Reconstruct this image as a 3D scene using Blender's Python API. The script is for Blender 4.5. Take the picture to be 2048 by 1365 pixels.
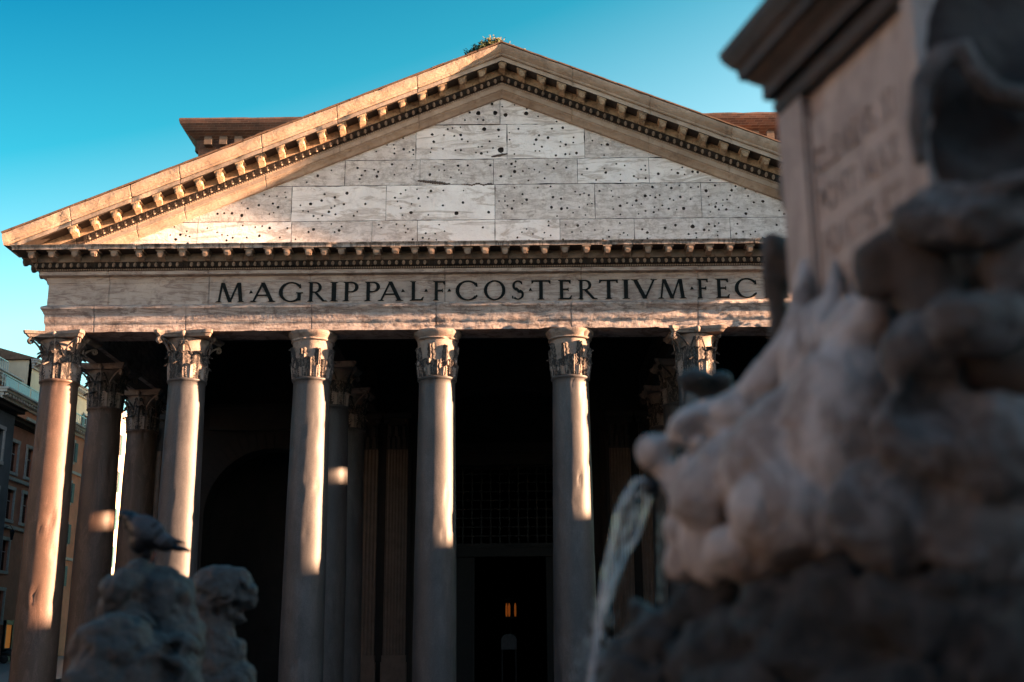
import bpy, math, random
from math import sin, cos, pi, radians, sqrt, floor
from mathutils import Vector, Matrix, noise, Euler
from mathutils.geometry import delaunay_2d_cdt

for o in list(bpy.data.objects): bpy.data.objects.remove(o)
random.seed(7)
S = bpy.context.scene
COL = S.collection

# ------------------------------------------------------------------ camera
CAM = Vector((0.6089, -41.9614, 2.4165)); FPX = 2404.4
R2 = Vector((0.9999398, 0.00897507, -0.0063117))
U2 = Vector((0.00839509, -0.25542843, 0.96679152))
FW = Vector((-0.00706483, 0.96678631, 0.2554884))
cd = bpy.data.cameras.new('camera'); cam = bpy.data.objects.new('camera', cd); COL.objects.link(cam)
cam.matrix_world = Matrix(((R2.x, U2.x, -FW.x, CAM.x), (R2.y, U2.y, -FW.y, CAM.y), (R2.z, U2.z, -FW.z, CAM.z), (0, 0, 0, 1)))
cd.sensor_width = 36; cd.lens = FPX * 36 / 2048; cd.clip_end = 5000; cd.clip_start = 0.1
cd.dof.use_dof = True; cd.dof.focus_distance = 43.5; cd.dof.aperture_fstop = 1.8
S.camera = cam

# ------------------------------------------------------------------ world, sun, exposure
SUN_EL = radians(10.5); SUN_AZ = radians(4.8)      # azimuth: degrees in front of the facade plane, sun on the right
sdir = Vector((cos(SUN_EL) * cos(SUN_AZ), -cos(SUN_EL) * sin(SUN_AZ), sin(SUN_EL)))
W = bpy.data.worlds.new("World"); S.world = W; W.use_nodes = True
nt = W.node_tree; nt.nodes.clear()
sky = nt.nodes.new('ShaderNodeTexSky'); sky.sky_type = 'NISHITA'; sky.sun_disc = False
sky.sun_elevation = SUN_EL; sky.sun_rotation = math.atan2(sdir.x, sdir.y)
sky.air_density = 1.0; sky.dust_density = 0.6; sky.ozone_density = 1.0; sky.altitude = 0
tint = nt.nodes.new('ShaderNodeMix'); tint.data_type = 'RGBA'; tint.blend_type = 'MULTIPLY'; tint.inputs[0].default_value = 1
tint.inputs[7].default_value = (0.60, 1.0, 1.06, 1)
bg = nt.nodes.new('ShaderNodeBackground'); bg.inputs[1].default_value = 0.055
wo = nt.nodes.new('ShaderNodeOutputWorld')
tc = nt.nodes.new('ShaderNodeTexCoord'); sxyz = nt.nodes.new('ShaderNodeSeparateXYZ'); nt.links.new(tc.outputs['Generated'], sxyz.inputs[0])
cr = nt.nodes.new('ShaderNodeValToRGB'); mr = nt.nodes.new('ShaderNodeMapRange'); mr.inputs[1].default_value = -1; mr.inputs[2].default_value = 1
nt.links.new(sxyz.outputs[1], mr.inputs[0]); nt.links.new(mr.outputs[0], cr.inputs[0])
cr.color_ramp.elements[0].position = 0.25; cr.color_ramp.elements[0].color = (0.67, 0.95, 1.05, 1)      # unseen north: tint set to fill the facade with neutral light
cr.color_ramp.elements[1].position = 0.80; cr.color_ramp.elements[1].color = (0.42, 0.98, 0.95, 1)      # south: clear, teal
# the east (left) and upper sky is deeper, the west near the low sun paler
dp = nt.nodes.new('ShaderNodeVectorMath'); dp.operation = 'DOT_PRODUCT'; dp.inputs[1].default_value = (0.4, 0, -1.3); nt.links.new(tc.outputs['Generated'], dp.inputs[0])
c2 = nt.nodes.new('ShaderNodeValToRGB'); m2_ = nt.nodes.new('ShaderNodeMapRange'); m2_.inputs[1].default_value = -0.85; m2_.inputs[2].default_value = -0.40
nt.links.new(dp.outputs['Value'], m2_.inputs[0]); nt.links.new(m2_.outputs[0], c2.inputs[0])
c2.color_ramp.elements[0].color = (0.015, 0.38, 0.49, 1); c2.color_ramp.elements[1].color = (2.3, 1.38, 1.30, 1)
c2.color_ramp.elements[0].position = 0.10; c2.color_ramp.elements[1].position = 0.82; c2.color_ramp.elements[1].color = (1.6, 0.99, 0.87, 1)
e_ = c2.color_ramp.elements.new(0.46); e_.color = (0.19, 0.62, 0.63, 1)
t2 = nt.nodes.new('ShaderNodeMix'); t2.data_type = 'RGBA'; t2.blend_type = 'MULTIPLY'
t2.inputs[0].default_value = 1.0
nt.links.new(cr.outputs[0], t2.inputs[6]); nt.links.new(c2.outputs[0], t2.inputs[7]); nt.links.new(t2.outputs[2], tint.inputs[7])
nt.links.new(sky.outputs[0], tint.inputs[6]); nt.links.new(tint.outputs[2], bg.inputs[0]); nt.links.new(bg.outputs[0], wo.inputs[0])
sl = bpy.data.lights.new('sun', 'SUN'); sl.energy = 5.0; sl.angle = radians(0.8); sl.color = (1.0, 0.58, 0.34)
so = bpy.data.objects.new('sun', sl); COL.objects.link(so); so.rotation_euler = sdir.to_track_quat('Z', 'Y').to_euler()
S.view_settings.view_transform = 'Standard'; S.view_settings.look = 'None'
S.view_settings.gamma = 1; S.view_settings.use_curve_mapping = False
S.view_settings.exposure = 3.22
S.render.engine = 'CYCLES'

# ------------------------------------------------------------------ helpers
def ray(u, v):
    return FW + R2 * ((u - 1024) / FPX) - U2 * ((v - 682.5) / FPX)
def at(u, v, D):
    """point seen at photo pixel (u, v), D metres ahead of the camera"""
    d = ray(u, v); return CAM + d * (D / d.y)
def at_y(u, v, Y):
    d = ray(u, v); return CAM + d * ((Y - CAM.y) / d.y)

def props(o, label=None, cat=None, group=None, kind=None):
    if label: o['label'] = label
    if cat: o['category'] = cat
    if group: o['group'] = group
    if kind: o['kind'] = kind
    return o
def empty(name, loc=(0, 0, 0), label=None, cat=None, group=None, parent=None):
    o = bpy.data.objects.new(name, None); COL.objects.link(o); o.location = loc
    o.empty_display_size = 0.3
    if parent: o.parent = parent
    return props(o, label, cat, group)

class MB:
    def __init__(s): s.v = []; s.f = []; s.m = []
    def add(s, vs, fs, mi=0):
        b = len(s.v); s.v += [tuple(p) for p in vs]
        for f in fs: s.f.append(tuple(b + i for i in f)); s.m.append(mi)
    def box(s, x0, x1, y0, y1, z0, z1, mi=0):
        s.add([(x0,y0,z0),(x1,y0,z0),(x1,y1,z0),(x0,y1,z0),(x0,y0,z1),(x1,y0,z1),(x1,y1,z1),(x0,y1,z1)],
              [(0,3,2,1),(4,5,6,7),(0,1,5,4),(1,2,6,5),(2,3,7,6),(3,0,4,7)], mi)
    def prism(s, poly, fmap, d0, d1, mi=0):
        n = len(poly)
        vs = [fmap(a, b, d0) for a, b in poly] + [fmap(a, b, d1) for a, b in poly]
        fs = [tuple(range(n))[::-1], tuple(range(n, 2 * n))] + [(i, (i + 1) % n, n + (i + 1) % n, n + i) for i in range(n)]
        s.add(vs, fs, mi)
    def lathe(s, prof, n=32, c=(0, 0, 0), mi=0, fn=None, caps=True):
        vs = []
        for r, z in prof:
            for k in range(n):
                a = 2 * pi * k / n
                rr = r + (fn(a, z, r) if fn else 0)
                vs.append((c[0] + rr * cos(a), c[1] + rr * sin(a), c[2] + z))
        fs = [(i * n + k, i * n + (k + 1) % n, (i + 1) * n + (k + 1) % n, (i + 1) * n + k) for i in range(len(prof) - 1) for k in range(n)]
        if caps:
            fs.append(tuple(range(n))[::-1]); fs.append(tuple((len(prof) - 1) * n + k for k in range(n)))
        s.add(vs, fs, mi)
    def tube(s, pts, rad, n=8, mi=0):
        pts = [Vector(p) for p in pts]
        if not isinstance(rad, (list, tuple)): rad = [rad] * len(pts)
        vs = []
        for i, p in enumerate(pts):
            t = (pts[min(i + 1, len(pts) - 1)] - pts[max(i - 1, 0)]).normalized()
            a = t.orthogonal().normalized() if i == 0 else (a - t * a.dot(t)).normalized()
            b = t.cross(a)
            for k in range(n):
                w = 2 * pi * k / n; vs.append(p + (a * cos(w) + b * sin(w)) * rad[i])
        fs = [(i * n + k, i * n + (k + 1) % n, (i + 1) * n + (k + 1) % n, (i + 1) * n + k) for i in range(len(pts) - 1) for k in range(n)]
        fs.append(tuple(range(n))[::-1]); fs.append(tuple((len(pts) - 1) * n + k for k in range(n)))
        s.add(vs, fs, mi)
    def ball(s, c, r, rot=None, nu=10, nv=6, mi=0):
        if not hasattr(r, '__len__'): r = (r, r, r)
        c = Vector(c); vs = []
        for i in range(1, nv):
            t = pi * i / nv
            for k in range(nu):
                a = 2 * pi * k / nu
                p = Vector((r[0] * sin(t) * cos(a), r[1] * sin(t) * sin(a), r[2] * cos(t)))
                if rot: p = rot @ p
                vs.append(c + p)
        top = Vector((0, 0, r[2])); 
        if rot: top = rot @ top
        vs += [c + top, c - top]; T = len(vs) - 2
        fs = [(i * nu + k, (i + 1) * nu + k, (i + 1) * nu + (k + 1) % nu, i * nu + (k + 1) % nu) for i in range(nv - 2) for k in range(nu)]
        fs += [(T, k, (k + 1) % nu) for k in range(nu)] + [(T + 1, (nv - 2) * nu + (k + 1) % nu, (nv - 2) * nu + k) for k in range(nu)]
        s.add(vs, fs, mi)
    def grid(s, P, mi=0, closed=False):
        nr, nc = len(P), len(P[0])
        fs = [(i * nc + j, i * nc + j + 1, (i + 1) * nc + j + 1, (i + 1) * nc + j) for i in range(nr - 1) for j in range(nc - 1)]
        s.add([p for r in P for p in r], fs, mi)
    def build(s, name, mats, parent=None, smooth=False, angle=None):
        me = bpy.data.meshes.new(name); me.from_pydata(s.v, [], s.f)
        if not isinstance(mats, (list, tuple)): mats = [mats]
        for m in mats: me.materials.append(m)
        if any(s.m): me.polygons.foreach_set('material_index', s.m)
        if smooth: me.polygons.foreach_set('use_smooth', [True] * len(me.polygons))
        me.update()
        if smooth and angle: me.set_sharp_from_angle(angle=radians(angle))
        o = bpy.data.objects.new(name, me); COL.objects.link(o)
        if parent: o.parent = parent
        return o

def plate(mb, outer, holes, fmap, depth, mi=0, back=False, mi_side=None):
    """sheet with real holes: outer ccw polygon, holes list of polygons; walls run to 'depth' behind"""
    vs = [Vector(p) for p in outer]; cons = [tuple((i, (i + 1) % len(outer)) for i in range(len(outer)))]
    edges = list(cons[0]); loops = [list(range(len(outer)))]
    for h in holes:
        b = len(vs); vs += [Vector(p) for p in h]; n = len(h)
        edges += [(b + i, b + (i + 1) % n) for i in range(n)]; loops.append([b + i for i in range(n)])
    V, E_, F, ov, oe, of_ = delaunay_2d_cdt(vs, edges, [], 0, 1e-6)
    def inside(p, poly):
        c = False; n = len(poly)
        for i in range(n):
            x1, y1 = poly[i]; x2, y2 = poly[(i + 1) % n]
            if (y1 > p[1]) != (y2 > p[1]) and p[0] < (x2 - x1) * (p[1] - y1) / (y2 - y1) + x1: c = not c
        return c
    bb = [(min(p[0] for p in h), max(p[0] for p in h), min(p[1] for p in h), max(p[1] for p in h)) for h in holes]
    fs = []
    for f in F:
        cx = sum(V[i][0] for i in f) / len(f); cy = sum(V[i][1] for i in f) / len(f)
        if not inside((cx, cy), outer): continue
        if any(b[0] <= cx <= b[1] and b[2] <= cy <= b[3] and inside((cx, cy), h) for b, h in zip(bb, holes)): continue
        fs.append(tuple(f))
    mb.add([fmap(p[0], p[1], 0) for p in V], fs, mi)
    if back: mb.add([fmap(p[0], p[1], depth) for p in V], [f[::-1] for f in fs], mi)
    for k, poly in enumerate([outer] + list(holes)):
        n = len(poly)
        mb.add([fmap(a, b, 0) for a, b in poly] + [fmap(a, b, depth) for a, b in poly],
               [(i, n + i, n + (i + 1) % n, (i + 1) % n) for i in range(n)], mi if mi_side is None else mi_side)

def nz(x, y, z, s=1.0): return noise.noise(Vector((x * s, y * s, z * s)))
def fbm(p, o=4): return noise.fractal(Vector(p), 1.0, 2.1, o)

# ------------------------------------------------------------------ materials
def ramp(nt, fac, stops):
    r = nt.nodes.new('ShaderNodeValToRGB'); e = r.color_ramp.elements
    e[0].position, e[0].color = stops[0][0], (*stops[0][1], 1) if hasattr(stops[0][1], '__len__') else (stops[0][1],) * 3 + (1,)
    e[1].position, e[1].color = stops[-1][0], (*stops[-1][1], 1) if hasattr(stops[-1][1], '__len__') else (stops[-1][1],) * 3 + (1,)
    for p, c in stops[1:-1]:
        q = e.new(p); q.color = (*c, 1) if hasattr(c, '__len__') else (c, c, c, 1)
    nt.links.new(fac, r.inputs[0]); return r.outputs[0]
def mixc(nt, fac, a, b, mode='MIX'):
    m = nt.nodes.new('ShaderNodeMix'); m.data_type = 'RGBA'; m.blend_type = mode
    for sock, v in ((0, fac), (6, a), (7, b)):
        if isinstance(v, (int, float)): m.inputs[sock].default_value = v
        elif isinstance(v, tuple): m.inputs[sock].default_value = (*v, 1)
        else: nt.links.new(v, m.inputs[sock])
    return m.outputs[2]
def pos(nt, scale=(1, 1, 1), loc=(0, 0, 0), rot=(0, 0, 0)):
    g = nt.nodes.new('ShaderNodeNewGeometry'); m = nt.nodes.new('ShaderNodeMapping')
    m.inputs['Scale'].default_value = scale; m.inputs['Location'].default_value = loc; m.inputs['Rotation'].default_value = rot
    nt.links.new(g.outputs['Position'], m.inputs[0]); return m.outputs[0]
def ntex(nt, vec, scale, detail=6, rough=0.6, dist=0.0):
    n = nt.nodes.new('ShaderNodeTexNoise'); n.inputs['Scale'].default_value = scale; n.inputs['Detail'].default_value = detail
    n.inputs['Roughness'].default_value = rough; n.inputs['Distortion'].default_value = dist
    nt.links.new(vec, n.inputs['Vector']); return n.outputs[0]
def base_mat(name, rough=0.8):
    m = bpy.data.materials.new(name); m.use_nodes = True
    b = m.node_tree.nodes['Principled BSDF']; b.inputs['Roughness'].default_value = rough
    return m, m.node_tree, b
def bump(nt, b, h, strength, dist):
    bp = nt.nodes.new('ShaderNodeBump'); bp.inputs['Strength'].default_value = strength; bp.inputs['Distance'].default_value = dist
    nt.links.new(h, bp.inputs['Height']); nt.links.new(bp.outputs[0], b.inputs['Normal'])
def stone(name, c1, c2, scale=1.0, vein=None, vein_amt=0.5, vein_stretch=(0.5, 0.5, 4), stain=(0.09, 0.05, 0.03), stain_amt=0.5,
          stain_lo=0.52, speck=0.0, bmp=0.5, bdist=0.03, rough=0.8, streak=0.0, bscale=9, pits=0.0):
    m, nt, b = base_mat(name, rough)
    v = pos(nt, (scale,) * 3)
    n1 = ntex(nt, v, 0.9, 7, 0.62, 0.4)
    c = mixc(nt, ramp(nt, n1, [(0.32, 0.0), (0.68, 1.0)]), c1, c2)
    if vein:
        n2 = ntex(nt, pos(nt, tuple(scale * k for k in vein_stretch), (3, 1, 2), (0, 0.12, 0)), 1.3, 8, 0.68, 1.2)
        f = ramp(nt, n2, [(0.50, 0.0), (0.58, 1.0), (0.66, 0.2)])
        fm = nt.nodes.new('ShaderNodeMath'); fm.operation = 'MULTIPLY'; fm.inputs[1].default_value = vein_amt
        nt.links.new(f, fm.inputs[0]); c = mixc(nt, fm.outputs[0], c, vein)
    n3 = ntex(nt, pos(nt, (scale * 1.0, scale * 1.0, scale * (0.35 if streak else 1.0)), (9, 4, 7)), 2.3, 9, 0.7, 0.3)
    f = ramp(nt, n3, [(stain_lo, 0.0), (stain_lo + 0.16, 1.0)])
    fm = nt.nodes.new('ShaderNodeMath'); fm.operation = 'MULTIPLY'; fm.inputs[1].default_value = stain_amt
    nt.links.new(f, fm.inputs[0]); c = mixc(nt, fm.outputs[0], c, stain)
    if speck:
        n4 = ntex(nt, v, 42, 3, 0.8)
        c = mixc(nt, ramp(nt, n4, [(0.3, 1.0 - speck), (0.7, 1.0 + 0.0)]), (0, 0, 0), c)
    nt.links.new(c, b.inputs['Base Color'])
    nb = ntex(nt, v, bscale, 10, 0.72, 0.2); h = nb
    if pits:
        vo = nt.nodes.new('ShaderNodeTexVoronoi'); vo.inputs['Scale'].default_value = 7 * scale; nt.links.new(pos(nt, (1, 1, 2.5)), vo.inputs['Vector'])
        pr = ramp(nt, vo.outputs['Distance'], [(0.0, 0.0), (0.35, 1.0)])
        h = mixc(nt, pits, nb, pr, 'MULTIPLY')
    bump(nt, b, h, bmp, bdist)
    return m
def flat(name, c, rough=0.7, metal=0.0, var=0.25, sc=6, bmp=0.2, bd=0.01):
    m, nt, b = base_mat(name, rough); v = pos(nt)
    n = ntex(nt, v, sc, 6, 0.65)
    nt.links.new(mixc(nt, ramp(nt, n, [(0.3, 0.0), (0.7, 1.0)]), tuple(k * (1 - var) for k in c), tuple(min(1, k * (1 + var)) for k in c)), b.inputs['Base Color'])
    b.inputs['Metallic'].default_value = metal
    bump(nt, b, n, bmp, bd); return m
def glow(name, c, st):
    m, nt, b = base_mat(name); b.inputs['Base Color'].default_value = (*c, 1)
    b.inputs['Emission Color'].default_value = (*c, 1); b.inputs['Emission Strength'].default_value = st; return m

M = {}
M['tymp'] = stone('tympanum_marble', (0.95, 0.90, 0.86), (0.78, 0.71, 0.67), 0.8, (0.36, 0.28, 0.23), 0.7, (0.5, 0.5, 2.6), (0.30, 0.23, 0.18), 0.4, 0.54, bmp=1.0, bdist=0.05, bscale=7, pits=0.3)
M['tymp_b'] = stone('tympanum_marble_rough', (0.90, 0.84, 0.80), (0.68, 0.61, 0.57), 2.2, (0.36, 0.29, 0.25), 0.5, (0.5, 0.5, 2.0), (0.24, 0.18, 0.14), 0.5, 0.50, bmp=1.0, bdist=0.08, bscale=6, pits=0.5)
M['joint_hole_dark'] = flat('dark_joint_hole_shade', (0.05, 0.04, 0.035), 0.9)  # dark joints; hole walls get it too, as shade put into the colour
M['sima'] = stone('cornice_marble', (0.46, 0.36, 0.28), (0.29, 0.21, 0.155), 1.0, (0.30, 0.20, 0.12), 0.45, (1.5, 0.6, 2.5), (0.10, 0.06, 0.04), 0.55, 0.55, bmp=0.7, bdist=0.04)
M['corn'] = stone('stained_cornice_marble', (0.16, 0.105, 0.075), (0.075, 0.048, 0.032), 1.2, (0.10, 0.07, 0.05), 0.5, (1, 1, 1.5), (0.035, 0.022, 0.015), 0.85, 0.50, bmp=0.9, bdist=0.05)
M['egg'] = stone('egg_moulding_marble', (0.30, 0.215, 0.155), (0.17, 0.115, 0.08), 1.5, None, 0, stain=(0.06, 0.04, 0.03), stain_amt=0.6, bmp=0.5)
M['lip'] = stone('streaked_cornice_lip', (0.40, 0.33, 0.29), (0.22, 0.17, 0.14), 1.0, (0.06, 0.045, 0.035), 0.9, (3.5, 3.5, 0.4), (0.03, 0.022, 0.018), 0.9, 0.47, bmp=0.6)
M['recess_shade'] = stone('recess_shade_marble', (0.045, 0.028, 0.018), (0.022, 0.014, 0.010), 1.5, None, 0, stain=(0.02, 0.014, 0.01), stain_amt=0.7, bmp=0.8)  # shade put into the colour: egg row ground and soffits between brackets
M['frieze'] = stone('frieze_marble', (0.47, 0.375, 0.315), (0.32, 0.25, 0.21), 0.9, (0.22, 0.15, 0.12), 0.9, (0.7, 0.6, 5.0), (0.16, 0.11, 0.09), 0.7, 0.51, bmp=0.8, bdist=0.04)
M['arch'] = stone('architrave_marble', (0.54, 0.45, 0.40), (0.30, 0.25, 0.225), 1.0, (0.17, 0.12, 0.10), 0.9, (0.8, 0.6, 6.0), (0.10, 0.07, 0.06), 0.8, 0.50, bmp=1.0, bdist=0.07)
M['gran'] = stone('grey_granite', (0.095, 0.087, 0.084), (0.050, 0.047, 0.047), 0.7, (0.045, 0.043, 0.044), 0.6, (2.5, 2.5, 0.5), (0.12, 0.11, 0.11), 0.75, 0.54, speck=0.5, streak=1, bmp=0.35, bdist=0.012, bscale=14, rough=0.55)
M['rose'] = stone('rose_granite', (0.12, 0.070, 0.047), (0.07, 0.040, 0.027), 0.7, (0.2, 0.12, 0.09), 0.5, (2.5, 2.5, 0.5), (0.11, 0.07, 0.055), 0.7, 0.55, speck=0.5, streak=1, bmp=0.35, bdist=0.012, bscale=14, rough=0.55)
M['cap'] = stone('capital_marble', (0.31, 0.25, 0.21), (0.18, 0.14, 0.12), 2.0, (0.25, 0.17, 0.12), 0.5, (2, 2, 1), (0.05, 0.035, 0.03), 0.75, 0.52, bmp=0.8, bdist=0.03, bscale=12)
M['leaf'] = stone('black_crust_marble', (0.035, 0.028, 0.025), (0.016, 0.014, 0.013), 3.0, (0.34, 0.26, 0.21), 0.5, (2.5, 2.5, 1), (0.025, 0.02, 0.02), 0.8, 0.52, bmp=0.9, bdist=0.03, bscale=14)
M['brick'] = None
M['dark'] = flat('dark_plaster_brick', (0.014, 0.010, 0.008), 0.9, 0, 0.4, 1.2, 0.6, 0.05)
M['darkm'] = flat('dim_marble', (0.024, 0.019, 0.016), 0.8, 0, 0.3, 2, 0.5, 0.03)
M['wood'] = flat('old_timber', (0.02, 0.013, 0.010), 0.85, 0, 0.3, 3)
M['bronze'] = flat('bronze_letters', (0.010, 0.012, 0.012), 0.6, 0.0, 0.3, 8)
M['bronze'].node_tree.nodes['Principled BSDF'].inputs['Specular IOR Level'].default_value = 0.08; M['bronze'].node_tree.nodes['Principled BSDF'].inputs['Roughness'].default_value = 0.85
M['engrave'] = flat('worn_engraving', (0.34, 0.26, 0.22), 0.9)
M['bdoor'] = flat('bronze_doors', (0.012, 0.012, 0.010), 0.6, 0.5)
M['roof'] = flat('roof_tiles', (0.16, 0.09, 0.055), 0.85, 0, 0.35, 4)
M['glass'] = flat('dark_window_glass', (0.015, 0.022, 0.028), 0.15, 0, 0.2, 2, 0.0)
M['trim'] = flat('pale_window_stone', (0.42, 0.38, 0.35), 0.8)
M['shut'] = flat('teal_shutters', (0.03, 0.09, 0.10), 0.7)
M['shutd'] = flat('dark_shutters', (0.03, 0.03, 0.03), 0.7)
M['ochre'] = flat('orange_plaster', (0.62, 0.23, 0.13), 0.9, 0, 0.22, 0.8, 0.3, 0.02)
M['rust'] = flat('rust_plaster', (0.46, 0.18, 0.11), 0.9, 0, 0.25, 0.8, 0.3, 0.02)
M['greyp'] = flat('grey_plaster', (0.10, 0.105, 0.11), 0.9, 0, 0.3, 0.6, 0.3, 0.02)
M['cream'] = flat('cream_plaster', (0.62, 0.50, 0.36), 0.9, 0, 0.15, 0.6, 0.2)
M['metal'] = flat('painted_metal', (0.30, 0.33, 0.34), 0.4, 0.6)
M['zinc'] = flat('blue_zinc_roof', (0.12, 0.20, 0.24), 0.5, 0.3)
M['iron'] = flat('black_iron', (0.02, 0.02, 0.022), 0.5, 0.5)
M['green'] = flat('foliage_green', (0.04, 0.06, 0.015), 0.8, 0, 0.5, 20)
M['yellow'] = flat('dry_foliage', (0.085, 0.065, 0.012), 0.8, 0, 0.4, 20)
def brickmat():
    m, nt, b = base_mat('roman_brick', 0.9)
    v = pos(nt, (1, 1, 1))
    # bricks run along world x and z
    sx = nt.nodes.new('ShaderNodeSeparateXYZ'); nt.links.new(v, sx.inputs[0])
    ad = nt.nodes.new('ShaderNodeMath'); ad.operation = 'ADD'; nt.links.new(sx.outputs[0], ad.inputs[0]); nt.links.new(sx.outputs[1], ad.inputs[1])
    cb = nt.nodes.new('ShaderNodeCombineXYZ'); nt.links.new(ad.outputs[0], cb.inputs[0]); nt.links.new(sx.outputs[2], cb.inputs[1])
    br = nt.nodes.new('ShaderNodeTexBrick'); br.inputs['Scale'].default_value = 1
    br.inputs['Brick Width'].default_value = 0.45; br.inputs['Row Height'].default_value = 0.11; br.inputs['Mortar Size'].default_value = 0.012
    br.inputs['Color1'].default_value = (0.15, 0.066, 0.042, 1); br.inputs['Color2'].default_value = (0.08, 0.036, 0.025, 1); br.inputs['Mortar'].default_value = (0.16, 0.11, 0.085, 1)
    nt.links.new(cb.outputs[0], br.inputs['Vector'])
    n = ntex(nt, v, 1.2, 6, 0.7)
    nt.links.new(mixc(nt, ramp(nt, n, [(0.45, 0.0), (0.7, 0.8)]), br.outputs[0], (0.05, 0.035, 0.03)), b.inputs['Base Color'])
    bump(nt, b, br.outputs[1], -0.4, 0.02); return m
M['brick'] = brickmat(); M['archb'] = flat('shaded_arch_brick', (0.018, 0.012, 0.010), 0.9)  # arch brick darkened in colour to pass for porch shade
M['fount'] = stone('fountain_marble', (0.76, 0.68, 0.65), (0.36, 0.29, 0.26), 3.2, (0.17, 0.095, 0.06), 0.7, (1, 1, 0.6), (0.06, 0.04, 0.03), 0.55, 0.54, bmp=0.8, bdist=0.02, bscale=5, rough=0.5)
M['fped'] = stone('pedestal_marble', (0.52, 0.42, 0.37), (0.36, 0.28, 0.245), 4.0, (0.24, 0.17, 0.14), 0.5, (1, 1, 0.4), (0.13, 0.09, 0.07), 0.5, 0.55, bmp=0.4, bdist=0.01, rough=0.6)
M['fdark'] = stone('wet_shaded_rock', (0.040, 0.034, 0.031), (0.014, 0.012, 0.011), 5.0, (0.12, 0.09, 0.08), 0.4, (1, 1, 1), (0.03, 0.02, 0.015), 0.6, 0.52, bmp=0.9, bdist=0.03, bscale=5, rough=0.4)  # wet stone, darkened further in colour for light falloff towards the corner
M['fbrown'] = stone('brown_fountain_marble', (0.11, 0.07, 0.05), (0.05, 0.032, 0.024), 6.0, (0.07, 0.05, 0.04), 0.5, (1, 1, 1), (0.03, 0.02, 0.015), 0.6, 0.5, bmp=0.8, bdist=0.02, bscale=5, rough=0.5)
M['fstat'] = stone('weathered_grey_statue', (0.060, 0.055, 0.052), (0.028, 0.026, 0.026), 5.0, (0.10, 0.06, 0.045), 0.7, (1, 1, 0.6), (0.05, 0.035, 0.03), 0.6, 0.53, bmp=0.8, bdist=0.02, bscale=4, rough=0.6)

# ------------------------------------------------------------------ ground
def ground():
    m, nt, b = base_mat('basalt_cobbles', 0.55)
    vo = nt.nodes.new('ShaderNodeTexVoronoi'); vo.inputs['Scale'].default_value = 8; nt.links.new(pos(nt), vo.inputs['Vector'])
    n = ntex(nt, pos(nt), 1.5)
    c = mixc(nt, ramp(nt, vo.outputs['Distance'], [(0.3, 0.0), (0.55, 1.0)]), (0.085, 0.085, 0.088), (0.03, 0.03, 0.03))
    nt.links.new(mixc(nt, ramp(nt, n, [(0.35, 0.0), (0.65, 0.6)]), c, (0.12, 0.11, 0.105)), b.inputs['Base Color'])
    bump(nt, b, vo.outputs['Distance'], -0.5, 0.02)
    mb = MB(); mb.add([(-1500, -1500, 0), (1500, -1500, 0), (1500, 1500, 0), (-1500, 1500, 0)], [(0, 1, 2, 3)])
    props(mb.build('ground', m), kind='structure')
    # the street east of the temple climbs above the sunken piazza
    m2 = flat('pale_street_paving', (0.16, 0.165, 0.17), 0.45, 0, 0.3, 3)
    mb = MB(); zf = lambda y: 1.43 + 0.0243 * y
    for a, bb in ((-45, 0), (0, 60), (60, 130)):
        x0, x1 = -60, -19.3
        mb.add([(x0, a, 0), (x1, a, 0), (x1, bb, 0), (x0, bb, 0), (x0, a, max(.05, zf(a))), (x1, a, max(.05, zf(a))), (x1, bb, zf(bb)), (x0, bb, zf(bb))],
               [(4, 5, 6, 7), (1, 2, 6, 5), (0, 4, 7, 3)] + ([(0, 1, 5, 4)] if a == -45 else []) + ([(2, 3, 7, 6)] if bb == 130 else []))
    props(mb.build('pavement', m2), kind='structure')
ground()

# ------------------------------------------------------------------ the temple
HW = 16.41; FY = -0.65; SL = 0.41; ZA = 24.33; DIRS = []
CX = [-15.944, -11.36, -6.889, -2.389, 2.389, 6.889, 11.36, 15.944]
ROW = 4.83
T = empty('temple', (0, 0, 0), 'ancient columned temple of weathered marble with a pointed gable and bronze inscription', 'temple')

def front_path(step=0.1, joints=()):
    st = []
    y = 14.0
    while y > FY + 0.5: st.append((-HW, y, -1, 0, 0)); y -= 1.0
    st.append((-HW, FY, -1, -1, 0))
    xs = []
    x = -HW + step
    while x < HW - step / 2: xs.append((x, 0)); x += step
    for j in joints:
        xs = [q for q in xs if abs(q[0] - j) > 0.035] + [(j - 0.028, 0), (j - 0.016, 1), (j + 0.016, 1), (j + 0.028, 0)]
    for x, g in sorted(xs): st.append((x, FY, 0, -1, g))
    st.append((HW, FY, 1, -1, 0))
    y = FY + 1.0
    while y < 14.0: st.append((HW, y, 1, 0, 0)); y += 1.0
    st.append((HW, 14.0, 1, 0, 0))
    return st
def subdiv(prof, mx=0.09, omin=-0.3):
    out = [prof[0]]
    for a, b in zip(prof, prof[1:]):
        L = math.dist(a, b); n = max(1, int(L / mx)) if min(a[0], b[0]) > omin else 1
        for i in range(1, n + 1): out.append((a[0] + (b[0] - a[0]) * i / n, a[1] + (b[1] - a[1]) * i / n))
    return out
def sweep(prof, stations, dmg=None, mx=0.09):
    prof = subdiv(prof, mx); P = []
    for (x, y, ox, oy, g) in stations:
        row = []
        for o, z in prof:
            oo = o
            if dmg and o > -0.3: 
                a, dz = dmg(x, y, z); oo += a; z2 = z + dz
            else: z2 = z
            if g and o > -0.3: oo -= 0.035
            row.append((x + ox * oo, y + oy * oo, z2))
        P.append(row)
    return P

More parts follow.
